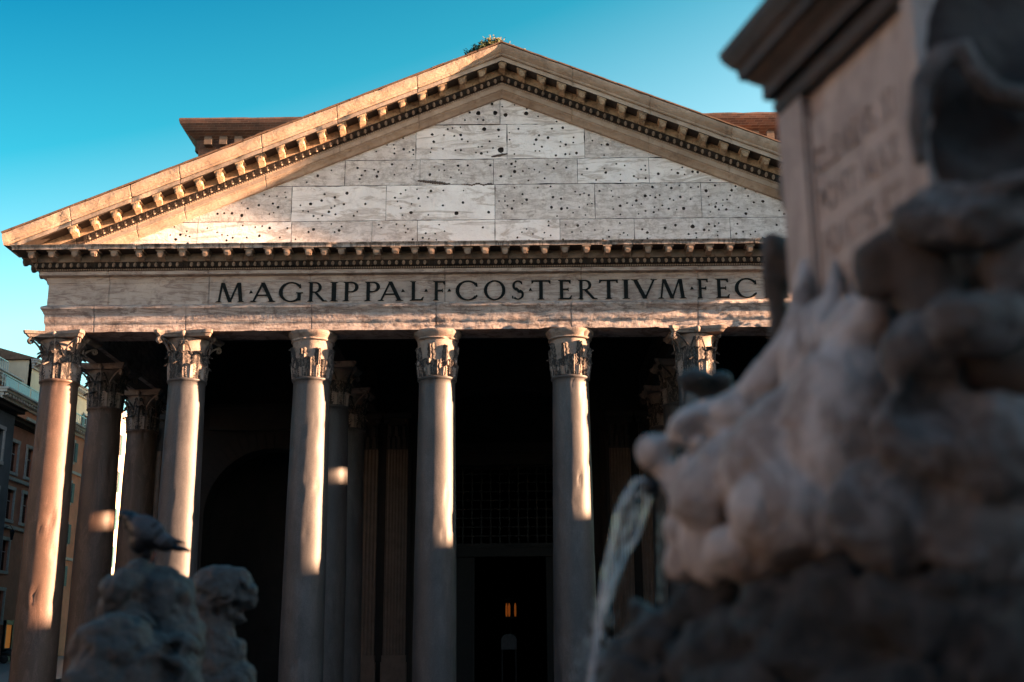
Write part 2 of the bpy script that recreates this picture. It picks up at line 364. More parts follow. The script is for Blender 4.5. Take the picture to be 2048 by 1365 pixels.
def damage_arch(x, y, z):
    k = 0.12 + 0.88 * max(0, min(1, (x + 6.5) / 4)) if y < 0 else 0.1
    n = fbm((x * 0.9, z * 5.0, 1.3), 5); n2 = fbm((x * 3.5, z * 9.0, 7.3), 4)
    a = -0.05 * k * max(0, n + 0.05) - 0.022 * k * abs(n2) - 0.003
    bot = max(0, 1 - (z - 13.78) / 0.35)
    e = fbm((x * 1.1, 5.5, 2.2), 4)
    return a - 0.05 * bot * k * max(0, e), 0.10 * bot * (0.3 + k) * max(0, e + 0.05)
def damage_small(x, y, z):
    return 0.012 * fbm((x * 2.0, y, z * 4), 4) - 0.02 * max(0, fbm((x * 0.8, y + 3, z * 2), 3) - 0.35), 0.0
def damage_corn(x, y, z):
    e = max(0, fbm((x * 1.7, y, 3.0), 4) - 0.25)
    return 0.012 * fbm((x * 3.0, y, z * 5), 3) - (0.07 * e if z > 16.5 else 0), 0.012 * fbm((x * 1.2, 4, 0), 3) * (z > 16.6)

def entablature():
    j1 = [-14.65, -11.36, -6.85, -2.4, 2.42, 6.95, 11.4]
    prof = [(-1.3, 16.0), (-1.3, 13.79), (-0.30, 13.79), (0.0, 13.79), (0.0, 14.06), (0.015, 14.09), (0.045, 14.17), (0.045, 14.43), (0.07, 14.46), (0.09, 14.52),
            (0.14, 14.60), (0.165, 14.62), (0.165, 14.71), (0.04, 14.79), (-0.02, 14.80)]
    mb = MB(); mb.grid(sweep(prof, front_path(0.08, j1), damage_arch, 0.05))
    a = mb.build('architrave', M['arch'], T, True, 50)
    mb = MB()
    for s in (-1, 1):
        mb.box(-HW - .02, HW + .02, FY + 1.0, FY + 1.31, 13.80, 14.2) if s == 1 else None
    prof = [(-0.03, 14.78), (0.0, 14.79), (0.0, 15.60), (0.02, 15.62), (0.02, 15.66), (0.055, 15.72), (0.075, 15.79), (0.075, 15.815), (0.20, 15.83), (0.27, 15.85), (0.27, 15.985), (0.2, 15.99)]
    j2 = [-14.2, -10.6, -6.95, -2.1, 2.8, 7.0, 11.2]
    mb = MB(); mb.grid(sweep(prof, front_path(0.12, j2), damage_small))
    mb.build('frieze', M['frieze'], T, True, 40)
    # horizontal cornice
    prof = [(0.2, 15.98), (0.29, 15.995), (0.30, 16.05), (0.315, 16.06), (0.37, 16.12), (0.42, 16.24), (0.46, 16.27), (0.47, 16.30), (0.47, 16.565), (1.0, 16.57), (1.02, 16.57), (1.03, 16.665), (1.06, 16.69), (1.08, 16.735), (1.0, 16.75), (-0.02, 16.76)]
    mb = MB(); mb.grid(sweep(prof, front_path(0.12, [-13, -9.3, -4.7, 0.2, 4.6, 8.9, 13.2]), damage_corn), 0)
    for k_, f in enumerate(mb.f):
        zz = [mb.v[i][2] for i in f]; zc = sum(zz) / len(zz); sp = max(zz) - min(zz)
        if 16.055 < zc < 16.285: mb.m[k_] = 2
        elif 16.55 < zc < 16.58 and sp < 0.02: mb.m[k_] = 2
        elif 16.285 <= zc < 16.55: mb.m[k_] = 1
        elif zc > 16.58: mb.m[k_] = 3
    hb = mb; eg = MB(); be = MB()
    def egg_at(x, y, nx, ny):
        eg.ball((x + nx * 0.425, y + ny * 0.425, 16.165), (0.062, 0.062, 0.10), Matrix.Identity(3) @ Euler((0.25 * (-ny) * -1, 0, 0)).to_matrix(), 8, 6)
        # shell ridges either side
    x = -HW - 0.35
    n = int((2 * HW + 0.7) / 0.253); st = (2 * HW + 0.7) / n
    for i in range(n + 1):
        X = -HW - 0.35 + i * st
        if random.random() > 0.05: egg_at(X, FY, 0, -1)
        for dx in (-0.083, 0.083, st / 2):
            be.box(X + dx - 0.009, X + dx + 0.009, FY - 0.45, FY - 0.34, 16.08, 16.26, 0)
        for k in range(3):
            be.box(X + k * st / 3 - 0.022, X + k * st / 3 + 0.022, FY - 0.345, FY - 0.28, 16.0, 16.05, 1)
    for s in (-1, 1):
        y = FY
        while y < 8:
            y += 0.253; egg_at(s * HW, y, s, 0)
            be.box(s * (HW + 0.40) - 0.06, s * (HW + 0.40) + 0.06, y - 0.145, y - 0.115, 16.08, 16.26, 0)
    hb.add(eg.v, eg.f, 1); b0 = len(hb.v); hb.v += be.v; hb.f += [tuple(b0 + i for i in f) for f in be.f]; hb.m += [2 if k == 0 else 1 for k in be.m]
    HC = hb.build('horizontal_cornice', [M['corn'], M['egg'], M['recess_shade'], M['lip']], T, True, 35)
    # modillions: pixel-measured, uneven as on the building
    U = [61.5, 102.5, 148.7, 188, 227, 277, 319.5, 364, 410, 454.5, 497, 536.6, 574, 617, 648, 682, 718, 753, 791, 829, 863, 898, 935, 970, 1010, 1050, 1089, 1130, 1173, 1215, 1256, 1297, 1338, 1381, 1420, 1461, 1501, 1542]
    xs = [at_y(u, 515, -1.55).x for u in U]
    while xs[-1] < 16.2: xs.append(xs[-1] + 0.76)
    me = modillion_mesh(0.0); first = None
    for x in xs[:42]:
        o = bpy.data.objects.new('modillion', me); COL.objects.link(o); o.parent = HC; o.location = (x, FY, 16.565); o.scale = (random.uniform(.9, 1.08), random.uniform(.93, 1.02), random.uniform(.88, 1.08))
    rest = MB(); ys = [FY - 0.0 + 0.76 * k for k in range(0, 18)]
    for s in (-1, 1):
        for y in ys:
            for (vx, vy, vz), in []: pass
            b = len(rest.v)
            for p in me.vertices:
                # local -y is outward: turn outward to +-x
                rest.v.append((s * (HW - p.co.y), y + s * p.co.x * -1, 16.565 + p.co.z))
            for f in me.polygons: rest.f.append(tuple(b + i for i in (f.vertices if s > 0 else list(f.vertices)[::-1]))); rest.m.append(0)
    for x in xs[42:]:
        b = len(rest.v)
        for p in me.vertices: rest.v.append((x + p.co.x, FY + p.co.y, 16.565 + p.co.z))
        for f in me.polygons: rest.f.append(tuple(b + i for i in f.vertices)); rest.m.append(0)
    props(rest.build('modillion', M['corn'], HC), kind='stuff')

def modillion_mesh(shear, mat='egg'):
    mb = MB(); f = lambda a, b, d: (d, -a, b - shear * d)
    side = [(0.46, 0.0), (0.985, 0.0), (0.99, -0.12), (0.985, -0.19), (0.95, -0.235), (0.89, -0.245), (0.84, -0.215), (0.77, -0.19), (0.70, -0.20), (0.64, -0.23), (0.58, -0.28), (0.52, -0.295), (0.46, -0.285)]
    mb.prism(side, f, -0.10, 0.10)
    for s in (-1, 1):                                  # raised scroll cheeks
        mb.prism([(0.60 + 0.055 * cos(t), -0.19 + 0.06 * sin(t)) for t in [k * pi / 4 for k in range(8)]], f, s * 0.118, s * 0.09)
        mb.prism([(0.92 + 0.05 * cos(t), -0.12 + 0.05 * sin(t)) for t in [k * pi / 4 for k in range(8)]], f, s * 0.118, s * 0.09)
    mb.prism([(0.46, -0.001), (1.0, -0.001), (1.005, -0.03), (0.985, -0.06), (0.46, -0.06)], f, -0.165, 0.165)
    mb.prism([(0.88, -0.06), (0.998, -0.06), (1.01, -0.15), (0.97, -0.26), (0.90, -0.265)], f, -0.055, 0.055)
    me = bpy.data.meshes.new('modillion'); me.from_pydata(mb.v, [], mb.f); me.materials.append(M[mat]); me.update()
    # roughen: carved acanthus lost to weather
    for v in me.vertices: v.co += Vector((nz(v.co.x * 40, v.co.y * 30, v.co.z * 40), 0, nz(v.co.z * 40, v.co.x * 40, 3))) * 0.012
    return me

def raking():
    zl = lambda x: -SL * abs(x)
    prof = [(-0.30, 22.78), (0.0, 22.80), (0.03, 22.83), (0.06, 22.88), (0.14, 22.93), (0.20, 22.97), (0.20, 23.00), (0.25, 23.01), (0.26, 23.20), (0.285, 23.21), (0.29, 23.27), (0.32, 23.30), (0.38, 23.37), (0.43, 23.47), (0.46, 23.50), (0.47, 23.53),
            (0.47, 23.775), (0.99, 23.78), (1.03, 23.785), (1.03, 23.80), (1.03, 23.93), (1.0, 23.935), (1.0, 23.965), (1.07, 23.98), (1.10, 24.02), (1.10, 24.05), (1.17, 24.11), (1.24, 24.19), (1.28, 24.29), (1.29, 24.35), (1.2, 24.37), (-0.3, 24.37)]
    prof = subdiv(prof, 0.12)
    RC = []
    for s in (-1, 1):
        mb = MB(); P = []; x = 0.0; xs = []
        while x < 17.72: xs.append(x); x += 0.12
        for j in ([3.1, 6.0, 8.7, 11.6, 13.3, 15.4] if s < 0 else [2.6, 5.4, 8.3, 11.2, 14.1]):
            xs = [q for q in xs if abs(q - j) > 0.04] + [j - 0.024, j - 0.014, j + 0.014, j + 0.024]
            DIRS.append((s * j))
        xs = sorted(xs) + [17.72]
        jj = set([3.1, 6.0, 8.7, 11.6, 13.3, 15.4] if s < 0 else [2.6, 5.4, 8.3, 11.2, 14.1])
        for x in xs:
            g = any(abs(abs(x - j) - 0.014) < 0.002 for j in jj)
            row = []
            for o, z in prof:
                X = s * x; zz = z + zl(X)
                wr = 0.010 * fbm((X * 1.5, z * 4, 8), 4)
                if z > 24.2: zz += 0.03 * fbm((X * 0.7, 1, 1), 4)
                chip = max(0, fbm((X * 1.3, z * 3, 21), 4) - 0.28) * 0.10 if o > 0.9 else 0
                oo = o + (wr - chip if o > -0.04 else 0) - (0.03 if g and o > 0 else 0)
                row.append((X, FY - oo, max(zz, 16.725)))
            P.append(row if s > 0 else row)
        mb.grid(P if s > 0 else P[::-1])
        mb.f.append(tuple(range((len(P) - 1) * len(prof), len(P) * len(prof))) if s > 0 else tuple(range(len(prof)))[::-1]); mb.m.append(0)
        np_ = len(prof)
        for k_ in range(len(mb.f) - 1):
            jx = k_ % (np_ - 1); jx = jx if s > 0 else jx
            zc = (prof[jx][1] + prof[jx + 1][1]) / 2
            if 23.27 < zc < 23.49: mb.m[k_] = 2
            elif 23.77 < zc < 23.784: mb.m[k_] = 2  # soffit between brackets coloured dark as shade
            elif 23.49 < zc < 23.775: mb.m[k_] = 3
        # egg row, shells and beads
        eg = MB(); be = MB(); q = 0.2532; k = 0
        while True:
            X = (k + (0.5 if False else 0)) * q; k += 1
            if X > 15.1: break
            X += 0.001; z0 = zl(X) 
            if s > 0 or k > 1:
                if random.random() > 0.04: eg.ball((s * X, FY - 0.385, 23.38 + z0), (0.062, 0.065, 0.105), None, 8, 6)
            for dx in (0.083, q / 2, q - 0.083):
                XX = X + dx
                be.add([(s * XX - 0.009, FY - 0.45, 23.31 + zl(XX)), (s * XX + 0.009, FY - 0.45, 23.31 + zl(XX)), (s * XX + 0.009, FY - 0.45, 23.49 + zl(XX)), (s * XX - 0.009, FY - 0.45, 23.49 + zl(XX)),
                        (s * XX - 0.009, FY - 0.30, 23.31 + zl(XX)), (s * XX + 0.009, FY - 0.30, 23.31 + zl(XX)), (s * XX + 0.009, FY - 0.30, 23.49 + zl(XX)), (s * XX - 0.009, FY - 0.30, 23.49 + zl(XX))],
                       [(0, 1, 2, 3), (0, 4, 5, 1), (3, 2, 6, 7), (0, 3, 7, 4), (1, 5, 6, 2)], 0)
            for t in range(3):
                XX = X + t * q / 3
                be.ball((s * XX, FY - 0.30, 23.245 + zl(XX)), 0.026, None, 5, 4, 1)
        mb.add(eg.v, eg.f, 1); b0 = len(mb.v); mb.v += be.v; mb.f += [tuple(b0 + i for i in f) for f in be.f]; mb.m += [2 if k_ == 0 else 1 for k_ in be.m]
        o = mb.build('raking_cornice', [M['sima'], M['egg'], M['recess_shade'], M['corn2']], T, True, 35)
        me = modillion_mesh(s * SL, 'corn2')
        X = 0.73 if s < 0 else 0.0
        while X < 15.6:
            d = bpy.data.objects.new('modillion', me); COL.objects.link(d); d.parent = o; d.location = (s * X, FY, 23.775 + zl(X)); d.scale = (random.uniform(.92, 1.06), random.uniform(.94, 1.02), random.uniform(.92, 1.06)); X += 0.732
    # roof slopes behind the gable
    mb = MB()
    for s in (-1, 1):
        f = lambda a, b, d: (s * a, d, b)
        mb.prism([(0, 24.28), (17.6, 24.28 - SL * 17.6), (17.6, 24.10 - SL * 17.6), (0, 24.10)], f, FY - 0.95 if s > 0 else FY - 0.951, 24)
        x = 0.0
        while x < 17.6:                                        # overhanging edge tiles
            w = 0.42; dz = 0.015 * nz(x * 3, s, 1); x2 = min(17.75, x + w)
            mb.prism([(x, 24.385 - SL * x + dz), (x2, 24.385 - SL * x2 + dz), (x2, 24.435 - SL * x2 + dz), (x, 24.435 - SL * x + dz)][::-1], f, FY - 1.31 + 0.02 * nz(x * 5, 2, s), FY - 0.9); x += w + 0.004
    r = mb.build('roof', M['roof'], T)
M['corn2'] = stone('warm_carved_marble', (0.46, 0.33, 0.21), (0.30, 0.19, 0.11), 2.5, (0.10, 0.06, 0.04), 0.5, (1, 1, 1), (0.05, 0.03, 0.02), 0.7, 0.52, bmp=0.9, bdist=0.04)

def tympanum():
    YF = FY + 0.12
    zt = 22.95
    lim = lambda x: zt - SL * abs(x) 
    cuts = [16.70, 17.97, 19.35, 20.36, 21.75, 23.0]
    J = [[395, 583, 744, 835, 990, 1120, 1269, 1461], [583, 772, 990, 1190, 1403], [551, 690, 840, 987, 1155, 1298], [832, 1014, 1169], [1000]]
    vj = [465, 410, 345, 285, 225]
    big = [(x / 3.413 + 400, y / 3.413 + 250, r) for x, y, r in [(285,620,3.2),(1003,467,3),(755,540,3),(1440,600,3.2),(1750,605,4),(475,705,2.8),(775,715,3),(1075,295,2.5),(1310,270,2.5),(120,608,2.4),(830,517,2.5),(1780,70,2.8),(1597,117,2.4),(2000,15,5),(1940,30,4),(402,550,2.6),(1390,165,2.4),(1090,370,2.3),(1128,540,2.4),(2025,705,4)]]
    big += [(x / 4.014 + 800, y / 4.014 + 60, r) for x, y, r in [(630,675,4.5),(765,672,4.5),(848,682,4.2),(1013,672,4.2),(720,748,4.8),(760,775,5.2),(852,768,5),(678,797,4),(790,803,3),(1188,868,2.8),(1665,922,3),(1330,922,2.5),(270,898,2.5),(485,843,2.6),(920,1140,3.4),(725,1088,2.4),(30,958,2.4),(1018,634,2)]]
    big += [(x / 4.55 + 1260, y / 4.55 + 180, r) for x, y, r in [(487,1080,3.2),(257,765,2.8),(137,965,3),(57,1008,2.8),(120,1170,2.5),(320,1257,2.8),(570,1245,4),(675,1275,2.6),(693,918,3.4),(458,975,2.6),(625,838,3),(1055,1127,2.8),(1210,1015,3),(875,1088,2.5),(777,1065,2.4),(35,787,2.3),(435,757,2.8),(230,980,2.4),(578,1163,2.6)]]
    big.append((575, 437, 8.5)); big.append((1448, 438, 6.0)); big.append((1002, 300, 6.0))
    holes = []
    for u, v, r in big:
        p = at_y(u, v, YF); holes.append((p.x, p.z, r / 50))
    rnd = random.Random(11); tries = 0
    while len(holes) < 500 and tries < 20000:
        tries += 1
        x = rnd.uniform(-13.6, 13.6); z = rnd.uniform(16.95, 22.6)
        if z > lim(x) - 0.12: continue
        if noise.noise(Vector((x * 0.5, z * 0.7, 4))) < -0.28: continue
        r = rnd.choice([0.030, 0.034, 0.038, 0.044, 0.034, 0.055])
        if all((x - a) ** 2 + (z - b) ** 2 > (r + c + 0.07) ** 2 for a, b, c in holes): holes.append((x, z, r))
    # square socket
    sq = [(575, 437, 8, 9)]
    ty = empty('tympanum', (0, 0, 0), parent=T)
    for ci in range(5):
        z0, z1 = cuts[ci], cuts[ci + 1]
        xs = sorted(at_y(u, vj[ci], YF).x for u in J[ci])
        # mirror-ish joints on the part hidden by the fountain
        ex = [x for x in (11.2, 13.0) if x > xs[-1] + 1.2]
        lo = [-14.4] if ci < 3 else [-11]
        xs = lo + xs + ex + [15.2]
        if ci == 1: xs.insert(1, at_y(398, 440, YF).x)
        for k, (a, b) in enumerate(zip(xs, xs[1:])):
            g = 0.007
            poly = [(a + g, z0 + g), (b - g, z0 + g), (b - g, z1 - g), (a + g, z1 - g)]
            # clip by the two slopes
            for s in (1, -1):
                out = []
                fn = lambda p: (zt - SL * s * p[0]) - p[1]
                for i in range(len(poly)):
                    p, q = poly[i], poly[(i + 1) % len(poly)]; fp, fq = fn(p), fn(q)
                    if fp >= 0: out.append(p)
                    if fp * fq < 0:
                        t = fp / (fp - fq); out.append((p[0] + (q[0] - p[0]) * t, p[1] + (q[1] - p[1]) * t))
                poly = out
            if len(poly) < 3: continue
            # ragged edges
            dense = []
            for i in range(len(poly)):
                p, q = poly[i], poly[(i + 1) % len(poly)]; L = math.dist(p, q); n = max(1, int(L / 0.12))
                for t in range(n):
                    X = p[0] + (q[0] - p[0]) * t / n; Z = p[1] + (q[1] - p[1]) * t / n
                    if t: 
                        w = max(0, fbm((X * 2.2, Z * 2.2, ci), 4)) * 0.025
                        cxm = sum(pp[0] for pp in poly) / len(poly); czm = sum(pp[1] for pp in poly) / len(poly)
                        if abs(q[0] - p[0]) > abs(q[1] - p[1]): Z += w * (1 if czm > Z else -1)
                        else: X += w * (1 if cxm > X else -1)
                    dense.append((X, Z))
            hs = []
            for (x, z, r) in holes:
                n = 8; ok = True
                ring = [(x + r * rnd.uniform(0.85, 1.15) * cos(2 * pi * i / n), z + r * rnd.uniform(.85, 1.15) * sin(2 * pi * i / n)) for i in range(n)]
                if x - r < a + 0.05 or x + r > b - 0.05 or z - r < z0 + 0.05 or z + r > z1 - 0.05 or z + r > lim(x) - 0.06: continue
                hs.append(ring)
            off = rnd.uniform(-0.012, 0.012); tilt = rnd.uniform(-0.004, 0.004)
            fm = lambda X, Z, d: (X, YF + off + tilt * (X - a) + (0.008 * fbm((X * 1.5, Z * 1.5, 3), 3)) * (d == 0) + d, Z)
            mbk = MB(); plate(mbk, dense, hs, fm, 0.10, mi_side=1); mbk.build('marble_block', [M['tymp_b'] if rnd.random() < 0.45 else M['tymp'], M['joint_hole_dark']], ty)
    mb = MB(); mb.add([(-15.5, YF + 0.098, 16.6), (15.5, YF + 0.098, 16.6), (0, YF + 0.098, 23.1)], [(0, 1, 2)])
    mb.add([(-15.5, YF + 1.0, 16.6), (15.5, YF + 1.0, 16.6), (0, YF + 1.0, 23.1)], [(2, 1, 0)]); mb.build('joint_backing', M['joint_hole_dark'], ty)
    # spalled scars and lost corners
    mb = MB()
    for u0, v0, u1, v1, h in [(838, 362, 898, 368, 0.10), (925, 370, 986, 369, 0.06), (985, 314, 1013, 308, 0.07)]:
        a, b = at_y(u0, v0, YF), at_y(u1, v1, YF); n = 14
        for i in range(n):
            t = i / (n - 1); x = a.x + (b.x - a.x) * t; z = a.z + (b.z - a.z) * t + 0.05 * nz(t * 5, 1, u0)
            mb.ball((x, YF - 0.005, z), (0.06, 0.03, h * (0.4 + 0.6 * sin(pi * t)) * (0.7 + 0.3 * nz(t * 9, 2, 0))), None, 7, 5)
    mb.build('brown_scar', M['fbrown'], ty, True)

# ---- Roman capitals, drawn as strokes on a unit-high square
def glyph(ch):
    P = []
    T_, t = 0.15, 0.075                                        # thick and thin stems
    def q(x0, y0, x1, y1, w): P.append([(x0 - w / 2, y0), (x0 + w / 2, y0), (x1 + w / 2, y1), (x1 - w / 2, y1)])
    def sf(x, y, w=0.30):
        h = 0.045
        if y < 0.5: P.append([(x - w / 2, 0), (x + w / 2, 0), (x + w * 0.28, h), (x - w * 0.28, h)])
        else: P.append([(x - w * 0.28, 1 - h), (x + w * 0.28, 1 - h), (x + w / 2, 1), (x - w / 2, 1)])
    def bar(x0, x1, y, h=0.07): P.append([(x0, y - h / 2), (x1, y - h / 2), (x1, y + h / 2), (x0, y + h / 2)])
    def arc(cx, cy, rx, ry, a0, a1, wt=T_, wn=0.055, n=18):
        for i in range(n):
            a, b = radians(a0 + (a1 - a0) * i / n), radians(a0 + (a1 - a0) * (i + 1) / n)
            def w(c): return wn + (wt - wn) * abs(cos(c)) ** 1.5
            wa, wb = w(a), w(b)
            P.append([(cx + rx * cos(a), cy + ry * sin(a)), (cx + rx * cos(b), cy + ry * sin(b)), (cx + (rx - wb) * cos(b), cy + (ry - wb) * sin(b)), (cx + (rx - wa) * cos(a), cy + (ry - wa) * sin(a))][::(1 if a1 < a0 else -1)])
    W_ = 0.8
    if ch == 'I': q(0.15, 0, 0.15, 1, T_); sf(0.15, 0); sf(0.15, 1); W_ = 0.3
    elif ch == 'M':
        q(0.13, 0, 0.24, 1, t); q(0.27, 1, 0.60, 0, T_); q(0.60, 0, 0.92, 1, t); q(0.96, 1, 1.06, 0, T_); sf(0.12, 0, 0.26); sf(1.07, 0, 0.3); W_ = 1.2
    elif ch in 'AV':
        k = []
        q(0.12, 0, 0.46, 1, t); q(0.46, 1, 0.82, 0, T_); sf(0.12, 0, 0.26); sf(0.82, 0, 0.3); W_ = 0.94
        if ch == 'A': bar(0.24, 0.70, 0.34)
        else: P[:] = [[(x, 1 - y) for x, y in p][::-1] for p in [[(W_ - x, y) for x, y in p][::-1] for p in P]]
    elif ch in 'CGO':
        if ch == 'O': arc(0.5, 0.5, 0.5, 0.52, 0, 360, n=32); W_ = 1.0
        else:
            arc(0.5, 0.5, 0.5, 0.52, 42, 318, n=26); P.append([(0.82, 0.70), (0.90, 0.70), (0.88, 0.92), (0.83, 0.86)]); W_ = 0.9
            if ch == 'C': P.append([(0.83, 0.12), (0.90, 0.2), (0.88, 0.28), (0.82, 0.24)])
            else: q(0.83, 0.06, 0.83, 0.46, T_ * 0.9); bar(0.70, 0.98, 0.455, 0.045)
    elif ch in 'RPB':
        q(0.17, 0, 0.17, 1, T_); sf(0.15, 0); sf(0.15, 1, 0.28)
        ry = 0.27 if ch != 'B' else 0.25
        arc(0.38, 1 - ry, 0.30, ry, 90, -90); bar(0.2, 0.40, 0.973, 0.05); bar(0.2, 0.40, 1 - 2 * ry + 0.027, 0.05); W_ = 0.7
        if ch == 'R': q(0.40, 0.46, 0.80, 0, T_); sf(0.86, 0, 0.24); W_ = 0.95
        if ch == 'B': arc(0.40, 0.26, 0.34, 0.26, 90, -90); bar(0.2, 0.42, 0.026, 0.05)
    elif ch == 'D':
        q(0.17, 0, 0.17, 1, T_); sf(0.15, 0); sf(0.15, 1, .28); arc(0.38, 0.5, 0.50, 0.5, 90, -90, n=22); bar(0.2, 0.4, 0.973, 0.05); bar(0.2, 0.4, 0.027, 0.05); W_ = 0.9
    elif ch in 'LEFT':
        if ch == 'T':
            q(0.40, 0, 0.40, 1, T_); sf(0.40, 0); bar(0.0, 0.80, 0.965); P.append([(0, 0.83), (0.045, 0.83), (0.09, 0.93), (0, 0.93)]); P.append([(0.755, 0.83), (0.80, 0.83), (0.80, 0.93), (0.71, 0.93)]); W_ = 0.8
        else:
            q(0.17, 0, 0.17, 1, T_); sf(0.15, 1); W_ = 0.66; sf(0.15, 0)
            if ch in 'EF': bar(0.2, 0.60, 0.965); P.append([(0.55, 0.82), (0.60, 0.82), (0.60, 0.93), (0.50, 0.93)]); bar(0.2, 0.50, 0.51); P.append([(0.46, 0.42), (0.50, 0.42), (0.50, 0.60), (0.46, 0.60)])
            if ch in 'EL': bar(0.2, 0.62, 0.035); P.append([(0.52, 0.07), (0.62, 0.07), (0.66, 0.19), (0.61, 0.19)])
            if ch == 'L': W_ = 0.68
    elif ch == 'S':
        arc(0.30, 0.73, 0.27, 0.27, 45, 250, T_ * .8); arc(0.30, 0.27, 0.29, 0.27, -135, 70, T_ * .8)
        q(0.18, 0.63, 0.40, 0.37, T_ * 1.1); P.append([(0.45, 0.80), (0.51, 0.80), (0.50, 0.95), (0.46, 0.92)]); P.append([(0.02, 0.06), (0.07, 0.08), (0.07, 0.2), (0.02, 0.2)]); W_ = 0.6
    elif ch == 'X': q(0.15, 0, 0.70, 1, t); q(0.15, 1, 0.70, 0, T_); sf(0.15, 0, .26); sf(.7, 0, .28); sf(.15, 1, .28); sf(.7, 1, .26); W_ = 0.85
    elif ch == 'N': q(0.15, 0, 0.15, 1, t); q(0.17, 1, 0.78, 0, T_); q(0.80, 0, 0.80, 1, t); sf(.15, 0, .24); sf(.8, 1, .24); W_ = 0.95
    elif ch == '.': P.append([(0.0, 0.45), (0.16, 0.47), (0.07, 0.62)]); W_ = 0.16
    return P, W_
def put_glyph(mb, ch, fmap, a0, a1, z0, h, thick):
    P, w = glyph(ch); k = (a1 - a0) / w
    for i, p in enumerate(P):
        mb.prism([(a0 + x * k, z0 + y * h) for x, y in p], fmap, 0, thick + 0.0006 * (i % 9))

def letters():
    A = lambda x: x / 3.413 + 400
    B = lambda x: x / 3.413 + 1000
    seq = [('M', A(112), A(305)), ('.', A(338), A(362)), ('A', A(345), A(515)), ('G', A(540), A(690)), ('R', A(735), A(868)), ('I', A(885), A(945)), ('P', A(975), A(1085)), ('P', A(1122), A(1232)), ('A', A(1215), A(1385)),
           ('.', A(1374), A(1398)), ('L', A(1432), A(1532)), ('.', A(1532), A(1555)), ('F', A(1590), A(1680)), ('.', A(1690), A(1714)), ('C', A(1745), A(1895)), ('O', A(1938), B(37)), ('S', B(80), B(165)), ('.', B(196), B(219)), ('T', B(215), B(345)), ('E', B(395), B(492)),
           ('R', B(530), B(662)), ('T', B(678), B(806)), ('I', B(833), B(887)), ('V', B(900), B(1075)), ('M', B(1078), B(1270)), ('.', B(1298), B(1322)), ('F', B(1345), B(1428)), ('E', B(1470), B(1568)), ('C', B(1603), B(1752)), ('I', B(1800), B(1856)), ('T', B(1885), B(2012))]
    ins = empty('inscription', parent=T)
    fm = lambda a, b, d: (a, FY - d - 0.005, b)
    for ch, u0, u1 in seq:
        x0, x1 = at_y(u0, 583, FY).x, at_y(u1, 583, FY).x
        mb = MB()
        if ch == '.': put_glyph(mb, ch, fm, x0 , x0 + 0.13, 14.86, 0.72, 0.03)
        else: put_glyph(mb, ch, fm, x0, x1, 14.86, 0.72, 0.035)
        mb.build('letter' if ch != '.' else 'stop_mark', M['bronze'], ins)
    # faint worn second inscription on the architrave bands
    for txt, x, z, o in [('IMP.CAES.SEPTIMIVS SEVERVS.PIVS.PERTINAX', -11.7, 14.23, 0.0445)]:
        mb = MB(); f2 = lambda a, b, d: (a, FY - o - d, b)
        for ch in txt:
            if ch == ' ': x += 0.2; continue
            P, w = glyph(ch); wd = w * 0.16
            put_glyph(mb, ch, f2, x, x + wd, z, 0.15, 0.001); x += wd + 0.06
        mb.build('worn_carving', M['engrave'], ins)

# ---- columns
def shaft_mesh(mat, seed):
    mb = MB(); prof = []
    zs = [0.55, 0.62, 0.66, 0.72] + [0.8 + i * 0.2 for i in range(56)] + [11.98, 12.0, 12.03, 12.08, 12.11]
    for z in zs:
        if z <= 0.72: r = {0.55: 0.80, 0.62: 0.80, 0.66: 0.77, 0.72: 0.755}[z]
        elif z < 11.95:
            t = (z - 0.72) / 11.2; r = 0.750 - 0.105 * t ** 1.6
        else: r = {11.98: 0.645, 12.0: 0.665, 12.03: 0.70, 12.08: 0.70, 12.11: 0.66}[z]
        prof.append((r, z))
    def fn(a, z, r):
        c = (cos(a) * 1.3, sin(a) * 1.3)
        n = 0.008 * noise.noise(Vector((c[0] + seed, c[1], z * 0.8)))
        ch = max(0, fbm((c[0] * 2.2 + seed, c[1] * 2.2, z * 1.4), 4) - 0.42) * 0.16
        return n - ch
    mb.lathe(prof, 56, fn=fn)
    me_o = mb.build('shaft', mat, None, True, 50); me = me_o.data; bpy.data.objects.remove(me_o); return me
def base_mesh():
    mb = MB(); mb.box(-1.0, 1.0, -1.0, 1.0, 0, 0.2)
    prof = [(1.0, 0.2)] + [(0.93 + 0.07 * sin(t), 0.28 - 0.08 * cos(t)) for t in [k * pi / 6 for k in range(1, 7)]] + [(0.86, 0.38), (0.85, 0.42), (0.88, 0.45)] + [(0.83 + 0.05 * sin(t), 0.50 - 0.05 * cos(t)) for t in [k * pi / 5 for k in range(1, 6)]] + [(0.80, 0.56)]
    mb.lathe(prof, 40); o = mb.build('column_base', M['cap'], None, True, 40); me = o.data; bpy.data.objects.remove(o); return me

